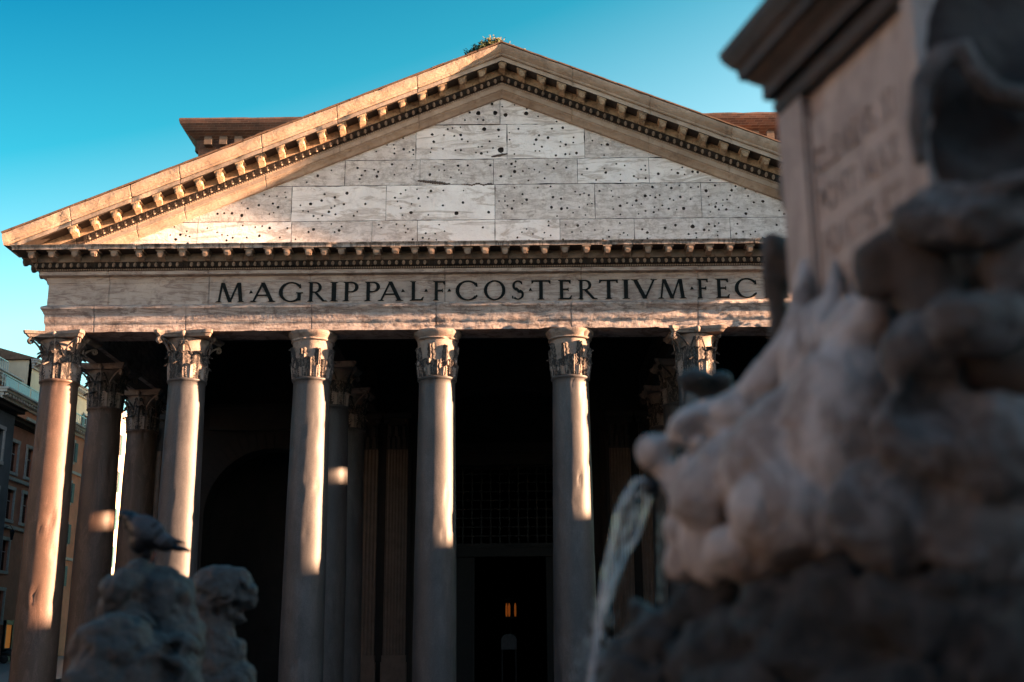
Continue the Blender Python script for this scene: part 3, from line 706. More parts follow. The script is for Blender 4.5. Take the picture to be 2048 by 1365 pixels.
def leaf(mb, ang, z0, H, Wd, curl, rb, seed, mi=1, cut=1.0):
    nu, nv = 11, 14; F_, B_ = [], []
    rnd = random.Random(seed)
    for j in range(nv + 1):
        v = j / nv
        if v > cut: break
        if v < 0.78: zz = H * v / 0.78 * 0.93; out = 0.04 + 0.05 * v
        else:
            t = (v - 0.78) / 0.22 * pi * 0.85; zz = H * (0.93 + 0.07 * sin(t)) - curl * 0.45 * (1 - cos(t)) / 2; out = 0.04 + 0.05 * v + curl * (1 - cos(t)) / 2
        w = Wd / 2 * (0.72 + 0.45 * sin(pi * min(1, v * 1.05)) ** 0.8) * (1 - 0.55 * max(0, (v - 0.75) / 0.25) ** 1.5)
        w *= 1 + 0.16 * sin(v * 6.5 * 2 * pi)
        r0 = rb(z0 + zz)
        fr, br = [], []
        for i in range(nu):
            u = -1 + 2 * i / (nu - 1)
            rid = 0.035 * abs(cos(u * pi * 1.5)) + 0.012 * sin(v * 40 + abs(u) * 8) - 0.05 * u * u
            if i == nu // 2: rid += 0.02
            r = r0 + out + rid
            a = ang + (u * w) / max(r, 0.3)
            zj = z0 + zz + 0.05 * abs(u) * (v > 0.1) * (0.5 + v) + rnd.uniform(-.006, .006)
            fr.append((r * cos(a), r * sin(a), zj)); br.append(((r - 0.05) * cos(a), (r - 0.05) * sin(a), zj))
        F_.append(fr); B_.append(br)
    mb.grid([r for r in F_], mi); mb.grid([r[::-1] for r in B_], mi)
    mb.grid([F_[-1], B_[-1]], mi); mb.grid([[r[0] for r in F_], [r[0] for r in B_]], mi); mb.grid([[r[-1] for r in B_], [r[-1] for r in F_]], mi)

def capital_mesh(kind, seed):
    """full: crisp Corinthian; worn: horns lost, leaves eaten to stumps"""
    rnd = random.Random(seed); mb = MB()
    def rb(z):
        if z < 0.8: return 0.60
        if z < 1.25: return 0.60 + 0.07 * ((z - 0.8) / 0.45) ** 1.5
        return 0.67 + 0.12 * min(1, (z - 1.25) / 0.2) ** 1.5
    if kind == 'worn':
        rb = lambda z: 0.615 + 0.10 * (z / 1.3) ** 1.6 if z < 1.3 else 0.715 + 0.10 * min(1, (z - 1.3) / 0.3)
    def fn(a, z, r): return 0.012 * fbm((cos(a) * 3 + seed, sin(a) * 3, z * 4), 4)
    zs = [i * 0.055 for i in range(27)]
    mb.lathe([(rb(z), z) for z in zs], 48, fn=fn)
    if kind == 'worn':
        def fn2(a, z, r):
            sq = 0.045 * (1 - cos(4 * a)) / 2
            ch = max(0, fbm((cos(a) * 1.6 + seed * 3, sin(a) * 1.6, z * 2), 4) - 0.15) * 0.28
            return sq - ch + 0.01 * fbm((cos(a) * 5, sin(a) * 5, z * 6 + seed), 3)
        mb.lathe([(0.72, 1.33), (0.77, 1.345), (0.785, 1.37), (0.765, 1.40), (0.74, 1.41), (0.77, 1.45), (0.81, 1.50), (0.85, 1.56), (0.87, 1.61), (0.87, 1.67)], 64, fn=fn2)
        for k in range(16):                                   # stumps of leaves: tall dark fins with pale broken tips
            a = 2 * pi * k / 16 + 0.1; up = k % 2
            H = (rnd.uniform(0.95, 1.17) if up else rnd.uniform(0.5, 0.72)); wd = rnd.uniform(0.18, 0.28) if up else rnd.uniform(0.22, 0.32)
            leaf(mb, a + rnd.uniform(-.04, .04), 0.02, H, wd, rnd.uniform(0.03, 0.09), rb, seed * 31 + k, 1, rnd.choice([0.85, 0.92, 1.0]))
            if rnd.random() < 0.6:
                a2 = a + rnd.uniform(-.15, .15); mb.ball(((rb(H) + .06) * cos(a2), (rb(H) + .06) * sin(a2), H * rnd.uniform(.4, .8)), (0.05, 0.05, 0.10), None, 7, 5, 0)
        for k in range(8):
            a = 2 * pi * (k + 0.5) / 8
            leaf(mb, a, 0.0, rnd.uniform(0.28, 0.4), 0.30, 0.04, rb, seed * 77 + k, 0, 0.9)
    else:
        dm = 0.25 if kind == 'half' else 0.0
        for k in range(8):
            a = 2 * pi * k / 8 + pi / 8
            leaf(mb, a, 0.0, 0.56 - dm * rnd.random() * 0.4, 0.46, 0.16 * (1 - dm), rb, seed * 13 + k, 0 if (k % 3) else 1)
        for k in range(8):
            a = 2 * pi * k / 8
            leaf(mb, a, 0.0, 1.0 - dm * rnd.random() * 0.5, 0.44, 0.20 * (1 - dm), rb, seed * 17 + k, 1)
        for k in range(4):                                    # corner volutes and inner helices
            a = pi / 4 + k * pi / 2
            skip = kind == 'half' and k in (0, 2)
            for s in (-1, 1):
                if skip: break
                pts = []; rr = []
                for i in range(9):
                    t = i / 8; aa = a + s * (0.34 - 0.30 * t); R_ = 0.66 + 0.52 * t ** 1.8; pts.append((R_ * cos(aa), R_ * sin(aa), 0.85 + 0.58 * t ** 0.8)); rr.append(0.045 - 0.012 * t)
                for i in range(1, 12):
                    t = i / 11; w = t * 2 * pi * 1.4; q = 0.115 * (1 - t * 0.75)
                    R_ = 1.18 + 0.115 * 0 + q * sin(w); z = 1.43 - 0.115 + q * cos(w)
                    aa = a + s * 0.035; pts.append((R_ * cos(aa), R_ * sin(aa), z)); rr.append(0.034)
                mb.tube(pts, rr, 6, 1 if s > 0 else 0)
            b = k * pi / 2
            for s in (-1, 1):
                pts = []
                for i in range(7):
                    t = i / 6; aa = b + s * (0.42 - 0.28 * t); R_ = 0.68 + 0.10 * t; pts.append((R_ * cos(aa), R_ * sin(aa), 0.85 + 0.48 * t))
                for i in range(1, 9):
                    t = i / 8; w = t * 2 * pi * 1.2; q = 0.075 * (1 - 0.7 * t)
                    aa = b + s * (0.14 - q * sin(w) / 0.8); pts.append((0.80 * cos(aa), 0.80 * sin(aa), 1.33 - 0.075 + q * cos(w)))
                mb.tube(pts, 0.032, 6, 1)
            mb.ball((0.86 * cos(b), 0.86 * sin(b), 1.55), (0.11, 0.11, 0.13), None, 8, 6, 0)
            mb.tube([(0.72 * cos(b), 0.72 * sin(b), 0.95), (0.80 * cos(b), 0.80 * sin(b), 1.45)], 0.03, 6, 0)
        def ab(sc, z0, z1, sc2=None):
            ring = []
            for k in range(4):
                a = pi / 4 + k * pi / 2
                rot = Matrix.Rotation(a - pi / 4, 2)
                side = []
                for i in range(11):
                    t = i / 10; x = 1.0 - 0.16 * sin(pi * t)                       # concave side from corner to corner
                    y = -0.96 + 1.92 * t
                    side.append((1.06 * (x + 0.02 if abs(y) > .9 else x) if abs(y) < 0.95 else 1.06, y))
                for x, y in side:
                    c, s_ = cos(k * pi / 2), sin(k * pi / 2); ring.append((x * c - y * s_, x * s_ + y * c))
            if kind == 'half':
                ring = [(x * (1 - 0.16 * max(0, nz(x * 2 + seed, y * 2, 0) + 0.35)), y * (1 - 0.16 * max(0, nz(x * 2 + seed, y * 2, 0) + 0.35))) for x, y in ring]
            n = len(ring); sc2 = sc2 or sc
            mb.add([(x * sc, y * sc, z0) for x, y in ring] + [(x * sc2, y * sc2, z1) for x, y in ring], [tuple(range(n))[::-1], tuple(range(n, 2 * n))] + [(i, (i + 1) % n, n + (i + 1) % n, n + i) for i in range(n)], 0)
        ab(0.90, 1.46, 1.56, 0.97); ab(1.0, 1.563, 1.67, 1.03)
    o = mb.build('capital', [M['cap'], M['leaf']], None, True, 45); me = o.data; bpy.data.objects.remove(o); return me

def columns():
    gs = [shaft_mesh(M['gran'], 1.0), shaft_mesh(M['gran'], 5.0)]; rs = shaft_mesh(M['rose'], 9.0); bm_ = base_mesh()
    caps = {'full': capital_mesh('full', 1), 'half': capital_mesh('half', 2), 'worn': capital_mesh('worn', 3), 'worn2': capital_mesh('worn', 8)}
    kinds = ['full', 'half', 'worn', 'worn2', 'worn', 'half', 'worn2', 'full']
    lab = {0: 'rose granite corner column with a crisp leafy capital', 3: 'grey column left of the dark doorway with worn capital', 4: 'grey column right of the dark doorway with worn capital'}
    def col(x, y, sh, cp, rot, label=None):
        c = empty('column', (x, y, 0), parent=T)
        if label: c['label'] = label
        for nme, me in (('column_base', bm_), ('shaft', sh), ('capital', caps[cp])):
            o = bpy.data.objects.new(nme, me); COL.objects.link(o); o.parent = c
            if nme == 'capital': o.location = (0, 0, 12.11)
            if nme == 'capital' or nme == 'shaft': o.rotation_euler = (0, 0, rot)
    for i, x in enumerate(CX):
        col(x, 0, rs if i == 0 else gs[i % 2], kinds[i], (i % 4) * pi / 2 * (1 if i else 0), lab.get(i))
    for r in (1, 2):
        for i in (0, 2, 5, 7): col(CX[i], r * ROW, rs if i in (0, 7) else gs[r % 2], 'full' if i in (0, 7) else 'half', r * pi / 2)

def fluted(mb, x0, x1, y, z0, z1, n=7, d=0.18):
    w = (x1 - x0) / n
    prof = [(x0, y + d)]
    prof.append((x0, y))
    for i in range(n):
        a = x0 + i * w; prof += [(a + 0.12 * w, y)] + [(a + w * (0.5 - 0.36 * cos(t)), y + 0.045 * sin(t)) for t in [k * pi / 5 for k in range(6)]] + [(a + 0.88 * w, y)]
    prof += [(x1, y), (x1, y + d)]
    mb.grid([[(a, b, z) for a, b in prof] for z in (z0, z1)])
def interior():
    # beams running back over the inner rows, cross beams and rafters
    for i in (0, 2, 5, 7):
        mb = MB(); x = CX[i]; mb.box(x - 0.62, x + 0.62, 0.67, 14.35, 13.80, 15.6) if i in (2, 5) else mb.box(x - 0.15 if i == 0 else x - 0.62, x + 0.62 if i == 0 else x + 0.15, 0.67, 14.35, 13.785, 15.6)
        mb.box(x - 0.67, x + 0.67, 0.67, 14.35, 14.50, 14.62) if i in (2, 5) else None
        mb.build('inner_beam', M['darkm'], T)
    mb = MB()
    for y in (3.0, 6.2, 9.4, 12.4):
        for s in (-1, 1): mb.prism([(s * 1.0, 23.2), (s * 16.2, 16.9), (s * 16.2, 16.5), (s * 1.0, 22.8)], lambda a, b, d: (a, d, b), y, y + 0.3)
        mb.box(-16.3, 16.3, y + 0.301, y + 0.6, 17.0, 17.35)
    mb.build('roof_timber', M['wood'], T)
    mb = MB(); mb.box(-16.3, 16.3, FY + 1.32, 14.3, 17.9, 18.0); mb.build('blocker_ceiling', M['wood'], T)  # dark slab added under the roof to block light
    # back wall with arched side niches and the central opening
    def arch(cx, r, zs, zb): return [(cx - r, zb), (cx + r, zb)] + [(cx + r * cos(t), zs + r * sin(t)) for t in [k * pi / 20 for k in range(21)]]
    mb = MB(); fm = lambda a, b, d: (a, 14.4 + d, b)
    plate(mb, [(-17, 0), (17, 0), (17, 18.0), (-17, 18.0)], [arch(-11.1, 3.2, 8.95, 0.6), arch(11.1, 3.2, 8.95, 0.6), [(-4.6, 0.05), (4.6, 0.05), (4.6, 12.5)] + [(4.6 * cos(t), 12.5 + 2.6 * sin(t)) for t in [k * pi / 16 for k in range(1, 16)]] + [(-4.6, 12.5)]], fm, 1.2)
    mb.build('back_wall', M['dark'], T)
    for s in (-1, 1):
        mb = MB()
        P = [[(s * 11.1 + 3.4 * cos(a), 14.9 + 3.0 * sin(a), z) for a in [k * pi / 14 for k in range(15)]] for z in (0, 6, 12.6)]
        mb.grid(P)
        mb.build('niche', M['dark'], T, True)
    for s in (-1, 1):
        mb = MB()
        n = 28
        for k in range(n):                                     # brick relieving arch
            t0, t1 = pi * k / n + 0.012, pi * (k + 1) / n - 0.012
            mb.prism([(s * 11.1 + r * cos(t), 8.95 + r * sin(t)) for r, t in ((3.22, t0), (4.0, t0), (4.0, t1), (3.22, t1))], fm, -0.03, 0.1)
        mb.build('brick_arch', M['archb'], T)
        a, b = (-14.2, -7.9) if s < 0 else (7.9, 14.2)
        mb = MB(); mb.box(a, b, 14.2, 14.398, 13.0, 14.25); mb.box(a, b, 14.12, 14.198, 14.05, 14.25); mb.box(a, b, 14.15, 14.198, 13.0, 13.12); mb.build('carved_band', M['darkm'], T)
    # pilasters
    def pil(x0, x1, y, dd=0.25):
        p = empty('pilaster', (0, 0, 0), parent=T)
        mb = MB(); fluted(mb, x0, x1, y, 2.6, 12.0, 7 if x1 - x0 > .8 else 5, dd); mb.build('fluted_shaft', M['fped2'], p)
        mb = MB(); mb.box(x0 - 0.08, x1 + 0.08, y - 0.09, y + dd, 0.0, 2.3); mb.box(x0 - 0.04, x1 + 0.04, y - 0.05, y + dd, 2.3, 2.6); mb.build('pilaster_base', M['fped2'], p)
        mb = MB(); mb.box(x0 + 0.02, x1 - 0.02, y - 0.0, y + dd, 12.0, 13.5); mb.box(x0 - 0.14, x1 + 0.14, y - 0.18, y + dd, 13.5, 13.72)
        for row, (zz, h) in enumerate(((12.05, 0.55), (12.5, 0.6))):
            n = 4 - row
            for k in range(n):
                xc = x0 + (x1 - x0) * (k + 0.5) / n
                mb.tube([(xc, y - 0.02, zz), (xc, y - 0.08, zz + h * 0.6), (xc, y - 0.16, zz + h), (xc, y - 0.2, zz + h * 0.9)], [0.13, 0.12, 0.09, 0.04], 6)
        for xx in (x0, x1): mb.ball((xx, y - 0.12, 13.33), (0.14, 0.12, 0.14), None, 8, 6)
        mb.build('pilaster_capital', M['darkm'], p, True, 40)
    for s in (-1, 1):
        for a, b, y in ((6.15, 7.35, 14.15), (4.75, 5.75, 14.15), (15.3, 16.9, 14.15)):
            pil(*((a, b) if s > 0 else (-b, -a)), y)
    # passage, door wall and doors
    mb = MB(); mb.box(-5.2, -4.62, 15.6, 21.0, 0, 16); mb.box(4.62, 5.2, 15.6, 21.0, 0, 16); mb.box(-5.2, 5.2, 15.6, 21.0, 15.6, 16.1)
    mb.build('passage_wall', M['darkm'], T)
    mb = MB(); fm2 = lambda a, b, d: (a, 19.2 + d, b)
    plate(mb, [(-4.6, 0), (4.6, 0), (4.6, 15.58), (-4.6, 15.58)], [[(-3.0, 0.05), (3.0, 0.05), (3.0, 11.9), (-3.0, 11.9)]], fm2, 0.8)
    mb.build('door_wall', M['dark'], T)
    D = empty('doorway', (0, 0, 0), parent=T)
    mb = MB(); mb.box(-3.5, -3.02, 19.0, 19.198, 0, 12.0); mb.box(3.02, 3.5, 19.0, 19.198, 0, 12.0); mb.box(-3.5, 3.5, 19.0, 19.198, 12.0, 12.5); mb.box(-3.9, 3.9, 18.8, 19.198, 12.7, 13.1); mb.box(-3.7, 3.7, 18.9, 19.198, 12.5, 12.7)
    for k in range(34): mb.box(-3.75 + k * 0.222, -3.65 + k * 0.222, 18.86, 18.898, 12.52, 12.68)
    mb.build('door_frame', M['darkm'], D)
    mb = MB(); mb.box(-3.0, 3.0, 19.3, 19.45, 7.4, 8.0); mb.box(-3.0, 3.0, 19.25, 19.45, 7.85, 8.05)
    for k in range(13): mb.box(-2.9 + k * 0.47, -2.82 + k * 0.47, 19.34, 19.42, 8.05, 11.9)
    for k in range(8): mb.box(-3.0, 3.0, 19.36, 19.40, 8.4 + k * 0.45, 8.46 + k * 0.45)
    mb.build('bronze_grille', M['bdoor'], D)
    for s in (-1, 1):
        mb = MB(); mb.box(s * 2.4 - 0.6, s * 2.4 + 0.6, 19.5, 19.62, 0, 7.38)
        for k in range(4): mb.box(s * 2.4 - 0.4, s * 2.4 + 0.4, 19.46, 19.498, 0.5 + k * 1.75, 1.9 + k * 1.75)
        mb.build('door_leaf', M['bdoor'], D)
    # the room behind
    R_ = MB(); n = 48
    R_.lathe([(22, 0.0), (22, 22), (21, 30), (15, 38), (5, 42.3)], n, (0, 44, 0), caps=False)
    R_.f = [f for f in R_.f if not all(abs(R_.v[i][0]) < 5 and R_.v[i][1] < 30 and R_.v[i][2] < 23 for i in f)]; R_.m = [0] * len(R_.f)
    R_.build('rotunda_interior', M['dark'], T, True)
M['fped2'] = flat('pilaster_marble', (0.10, 0.066, 0.048), 0.8, 0, 0.25, 2, 0.4, 0.02)

def rear():
    # brick intermediate block with its bracketed cornice, then the round drum and dome
    bl = empty('brick_attic', parent=T)
    mb = MB(); mb.box(-17.1, 17.1, 20.9, 27, 13.0, 29.55); mb.build('brick_wall', M['brick'], bl)
    lp = [(-17.1, 27, -1, 0), (-17.1, 20.9, -1, -1), (17.1, 20.9, 1, -1), (17.1, 27, 1, 0)]
    prof = [(0.0, 29.0), (0.05, 29.05), (0.10, 29.5), (0.32, 29.75), (0.36, 30.2), (0.42, 30.4), (0.46, 30.75), (1.0, 31.1), (1.22, 31.45), (1.27, 31.65), (1.25, 31.75), (-0.5, 31.8)]
    P = []
    for k in range(len(lp) - 1):
        a, b = lp[k], lp[k + 1]; L = math.dist(a[:2], b[:2]); n = max(2, int(L / 0.4))
        for i in range(n + (k == 2)):
            t = i / n
            if i == 0: ox, oy = a[2], a[3]
            elif i == n: ox, oy = b[2], b[3]
            else: ox, oy = (-1, 0) if k == 0 else (0, -1) if k == 1 else (1, 0)
            x, y = a[0] + (b[0] - a[0]) * t, a[1] + (b[1] - a[1]) * t
            P.append([(x + ox * o, y + oy * o, z + (0.05 * fbm((x * .6, y, 2), 3) if z > 31.5 else 0.0)) for o, z in prof])
    mb = MB(); mb.grid(P); mb.build('brick_cornice', M['brick'], bl)
    mb = MB(); k = 0
    x = -17.0
    while x < 17.1: mb.box(x, x + 0.42, 20.05, 20.5, 30.33, 30.8); x += 0.85
    y = 21.0
    while y < 26.5:
        for s in (-1, 1): mb.box(s * 17.5 - 0.25, s * 17.5 + 0.25, y, y + 0.42, 30.33, 30.8)
        y += 0.85
    mb.build('stone_bracket', M['trimd'], bl); mb = MB(); mb.box(-17.6, 17.6, 20.6, 27, 31.5, 31.79)
    mb.build('flat_roof', M['roof'], bl)
    mb = MB(); mb.lathe([(27.5, 0), (27.5, 14), (27.5, 21), (28, 21.3), (27.5, 21.8), (27.5, 30), (28.2, 30.6), (28.2, 31), (25, 31.6), (23, 34.5), (17, 39.5), (8, 43), (4.4, 43.6)], 64, (0, 51, 0), caps=False)
    mb.f = [f for f in mb.f if not all(abs(mb.v[i][0]) < 5.6 and mb.v[i][1] < 30 and mb.v[i][2] < 14.5 for i in f)]; mb.m = [0] * len(mb.f)
    d = mb.build('round_drum', M['brick'], T, True, 30)
M['trimd'] = flat('bracket_stone', (0.13, 0.09, 0.065), 0.9)

entablature(); raking(); tympanum(); letters(); columns(); interior(); rear()

# ------------------------------------------------------------------ lamp and arched board glimpsed through the door
lp_ = empty('altar_lamp', (-0.17, 40, 5.0), 'small orange glowing lamp seen deep inside the dark doorway', 'lamp')
mb = MB(); mb.box(-0.45, 0.45, -0.1, 0.1, 0.0, 0.12); mb.tube([(0, 0, 0), (0, 0, -5.0)], 0.06, 6); mb.box(-0.5, 0.5, -0.06, 0.06, 1.2, 1.3)
mb.build('lamp_stand', M['iron'], lp_)
for x in (-0.30, -0.12, 0.28):
    mb = MB(); mb.lathe([(0.05, 0.13), (0.07, 0.3), (0.07, 0.8), (0.03, 1.0)], 8, (x, 0, 0)); mb.build('flame_glass', glow('lamp_flame', (1.0, 0.26, 0.04), 0.012), lp_)
bd_ = empty('arched_board', (-0.15, 25.0, 0), 'pale arch-topped notice board standing inside the doorway below the lamp', 'board')
mb = MB(); pl = [(-0.42, 2.9), (0.42, 2.9), (0.42, 3.4)] + [(0.42 * cos(t), 3.4 + 0.32 * sin(t)) for t in [k * pi / 10 for k in range(1, 10)]] + [(-0.42, 3.4)]
mb.prism(pl, lambda a, b, d: (a, d, b), 0.0, 0.05); mb.build('board', flat('board_grey', (0.10, 0.105, 0.11), 0.7), bd_)
mb = MB(); mb.box(-0.4, -0.34, 0.051, 0.1, 0, 2.95); mb.box(0.34, 0.4, 0.051, 0.1, 0, 2.95); mb.build('leg', M['iron'], bd_)

# ------------------------------------------------------------------ plants on the gable
def tuft(name, x, w, h, n, mats, label):
    rnd = random.Random(int(x * 100) + 5); mb = MB(); z0 = ZA - SL * abs(x) + 0.02
    for k in range(n):
        a = rnd.uniform(0, 2 * pi); r = w * sqrt(rnd.random()); px = r * cos(a); py = 0.35 * w * sin(a) * rnd.random()
        hh = h * (0.35 + 0.65 * rnd.random()) * (1 - 0.5 * (abs(px) / w) ** 2)
        zb = -SL * (abs(x + px) - abs(x)); lean = Vector((rnd.uniform(-.5, .5) * h, rnd.uniform(-.3, .3) * h, 0))
        for q in range(7):
            t = (q + 1) / 7; c = Vector((px, py, zb)) + lean * t * t + Vector((0, 0, hh * t)); s = rnd.uniform(0.025, 0.06)
            d1 = Vector((rnd.uniform(-1, 1), rnd.uniform(-1, 1), rnd.uniform(-1, 1))).normalized() * s; d2 = d1.orthogonal().normalized() * s * 0.6
            mb.add([c - d1, c + d2, c + d1 * 1.5, c - d2], [(0, 1, 2, 3)], rnd.random() < (0.25 if px < w * .2 else 0.8) and 1 or 0)
        mb.tube([(px, py, zb - 0.05), Vector((px, py, zb)) + lean * 0.5 + Vector((0, 0, hh * 0.7))], 0.006, 4)
    o = mb.build(name, mats, None); o.location = (x, FY - 1.05, z0 + 0.06)
    props(o, label, 'plant')
tuft('wall_plant', -0.62, 0.66, 0.48, 260, [M['green'], M['yellow']], 'bushy green and yellow plant growing left of the gable peak')
tuft('weed', 0.25, 0.3, 0.16, 40, [M['yellow'], M['yellow']], 'low yellow weed just right of the gable peak')
tuft('weed', 0.75, 0.3, 0.12, 40, [M['yellow'], M['green']], 'thin dry weed farther down the right slope of the gable')

# ------------------------------------------------------------------ houses
def house(name, X, Y0, Y1, Z0, Z1, depth, wall, wins, label, cat='house', shutters=None, cornice=0.5, roofm='roof', face=1, group=None, ledges=(), pitched=True, eave=False):
    """facade on the plane x = X looking towards +x (face=1) or -x (face=-1); wins: (yc, z, w, h)"""
    h = empty(name, (X, (Y0 + Y1) / 2, Z0), label, cat, group)
    ym = (Y0 + Y1) / 2; H = Z1 - Z0
    mb = MB(); fm = lambda a, b, d: (-face * d, a * face, b)
    a0, a1 = -(Y1 - Y0) / 2, (Y1 - Y0) / 2
    holes = [[((yc - ym) * face - w / 2, z - Z0), ((yc - ym) * face + w / 2, z - Z0), ((yc - ym) * face + w / 2, z - Z0 + hh), ((yc - ym) * face - w / 2, z - Z0 + hh)] for yc, z, w, hh in wins]
    plate(mb, [(a0, 0), (a1, 0), (a1, H), (a0, H)], holes, fm, 0.3)
    D = -face * depth
    mb.add([(0, a0, 0), (0, a0, H), (D, a0, H), (D, a0, 0), (0, a1, 0), (0, a1, H), (D, a1, H), (D, a1, 0)], [(0, 1, 2, 3), (4, 7, 6, 5), (3, 2, 6, 7), (1, 5, 6, 2)])
    mb.build('wall', wall, h)
    for yc, z, w, hh in wins:
        c = (yc - ym); zz = z - Z0
        f = MB(); s = face
        for (ya, yb, za, zb) in ((c - w / 2 - 0.16, c - w / 2, zz - 0.001, zz + hh), (c + w / 2, c + w / 2 + 0.16, zz - 0.001, zz + hh), (c - w / 2 - 0.22, c + w / 2 + 0.22, zz + hh, zz + hh + 0.22), (c - w / 2 - 0.25, c + w / 2 + 0.25, zz - 0.2, zz - 0.002)):
            f.box(min(0.003 * s, 0.11 * s), max(0.003 * s, 0.11 * s), ya, yb, za, zb)
        wo_ = f.build('window', M['trim'], h)
        g = MB(); x0, x1 = sorted((-0.22 * s, -0.18 * s)); g.box(x0, x1, c - w / 2, c + w / 2, zz, zz + hh); g.build('pane', M['glass'], wo_)
        g = MB(); x0, x1 = sorted((-0.178 * s, -0.13 * s))
        g.box(x0, x1, c - 0.04, c + 0.04, zz + .001, zz + hh - .001); g.box(x0, x1, c - w / 2 + .001, c - 0.041, zz + hh * 0.62, zz + hh * 0.62 + 0.06); g.box(x0, x1, c + 0.041, c + w / 2 - .001, zz + hh * 0.62, zz + hh * 0.62 + 0.06)
        g.build('glazing_bar', M['trim'], wo_)
        if shutters:
            for q in (-1, 1):
                g = MB(); ya = c + q * (w / 2 + 0.02); yb = ya + q * w * 0.5; x0, x1 = sorted((0.115 * s, 0.16 * s)); g.box(x0, x1, min(ya, yb), max(ya, yb), zz, zz + hh)
                for k in range(int(hh / 0.12)): g.box(min(0.161 * s, 0.18 * s), max(0.161 * s, 0.18 * s), min(ya, yb) + 0.05, max(ya, yb) - 0.05, zz + 0.04 + k * 0.12, zz + 0.10 + k * 0.12)
                g.build('shutter', shutters, wo_)
    g = MB(); s = face
    EV = ((0.12, H - 0.35, H - 0.2), (0.5, H - 0.199, H + 0.0), (0.6, H + 0.001, H + 0.03)) if eave else None
    for k, (o, z0, z1) in enumerate(EV or ((0.18, H - 0.75, H - 0.55), (0.30, H - 0.549, H - 0.3), (0.55, H - 0.299, H - 0.1), (0.7, H - 0.099, H + 0.03))):
        x0, x1 = sorted((0.004 * s, o * s)); g.box(x0, x1, a0 - o * .5, a1 + o * .5, z0, z1)
    for k in range(0 if eave else int((a1 - a0) / 0.5)): 
        x0, x1 = sorted((0.31 * s, 0.5 * s)); g.box(x0, x1, a0 + k * 0.5, a0 + k * 0.5 + 0.2, H - 0.5, H - 0.301)
    g.build('eave' if eave else 'cornice', M['wood'] if eave else M['trim'], h)
    for z in ledges:
        g = MB(); x0, x1 = sorted((0.004 * s, 0.16 * s)); g.box(x0, x1, a0, a1, z - Z0, z - Z0 + 0.22); g.build('ledge', M['trim'], h)
    g = MB()
    if pitched: g.prism([(0.75, H + 0.031), (-depth, H + 0.031), (-depth / 2, H + 0.03 + depth * 0.16)], lambda a, b, d: (a * s, d, b), a0 - .3, a1 + .3)
    else: g.box(*sorted((0.0, D)), a0, a1, H + 0.031, H + 0.2)
    g.build('roof', M[roofm], h)
    return h
# grey house nearest on the left
house('grey_house', -31, 20, 31.6, 1.6, 17.6, 9, M['greyp'], [(y, z, 1.0, 1.9) for y in (29.6, 25.5) for z in (14.2, 10.6, 7.0)], 'dark grey plaster house at the far left edge behind the corner column', cat='house', eave=True)
house('rust_house', -34, 31.7, 42.6, 1.8, 18.4, 10, M['rust'], [(y, z, 1.15, 2.0) for y in (34.5, 38.9, 42.0 - 0.9 + 0.0)[:2] + (41.6,) for z in (14.9, 11.7)] + [(y, z, 1.15, 2.0) for y in (34.5, 38.9) for z in (8.3, 5.0)], 'rust red house with white framed windows left of the corner column', ledges=(14.3, 11.1), eave=True)
hc = house('ochre_house', -37.0, 42.7, 66, 2.2, 21.6, 12, M['ochre'], [(y, z, 1.2, 1.6) for y in (44.2, 48.4, 52.8, 57.0, 61.2) for z in (18.6, 15.2, 11.8, 8.4)], 'tall orange house with teal shutters and a glass railed terrace behind the rust red house', shutters=M['shut'], pitched=False, ledges=(17.6, 10.5))
mb = MB(); mb.box(-11, -3.4, -11.4, -1.0, 19.63, 21.4); mb.build('penthouse', M['ochre'], hc)
mb = MB(); mb.prism([(-3.0, 21.41), (-11.4, 21.41), (-7.6, 23.0)], lambda a, b, d: (a, d, b), -11.6, -0.6); mb.build('penthouse_roof', M['zinc'], hc)
mb = MB(); mb.box(-0.05, 0.0, -11.5, 11.5, 20.5, 20.58)
for k in range(57): mb.box(-0.045, -0.015, -11.5 + k * 0.4, -11.47 + k * 0.4, 19.62, 20.5)
mb.build('terrace_rail', M['metal'], hc)
mb = MB()
for k in range(4): mb.box(-0.035, -0.025, -10.9 + k * 2.3, -8.8 + k * 2.3, 19.7, 20.45)
mb.build('glass_screen', flat('pale_glass', (0.22, 0.32, 0.36), 0.2, 0, 0.1), hc)
rb_ = house('terrace_house', -42.6, 44, 57.6, 2.0, 25.7, 10, M['ochre'], [(y, 22.9, 1.0, 1.6) for y in (47, 50.5, 54.6)], 'orange house with a pale moulded eave and roof rail at the far left', roofm='zinc', pitched=False)
mb = MB(); mb.box(-0.7, -0.6, -6.8, 6.8, 25.2, 25.27)
for k in range(35): mb.box(-0.69, -0.61, -6.8 + k * 0.4, -6.77 + k * 0.4, 23.9, 25.2)
mb.build('terrace_rail', M['metal'], rb_)
mb = MB(); mb.lathe([(0.8, 23.0), (0.8, 25.9), (0.95, 26.0), (0.95, 26.4), (0.5, 26.8)], 16, (-1.6, 2.2, 0)); mb.build('chimney', M['cream'], rb_, True, 40)
rc_ = house('zinc_house', -46, 57.7, 74, 2.0, 26.5, 10, M['ochre'], [(y, 23.4, 1.0, 1.6) for y in (60, 64, 68)], 'orange house with a sloping blue zinc roof farther down the street', roofm='zinc')
mb = MB(); mb.prism([(-8.4, 24.2), (8.4, 24.2), (8.4, 25.2), (-8.4, 28.0)], lambda a, b, d: (d, a, b), -0.9, -5); mb.build('zinc_gable', M['zinc'], rc_)
house('cream_house', -43, 62, 112, 3.0, 28.5, 12, M['cream'], [(y, z, 1.2, 2.2) for y in range(66, 110, 5) for z in (24, 20, 16, 12, 8)], 'sunlit cream house glimpsed between the columns of the left flank', shutters=M['shut'])
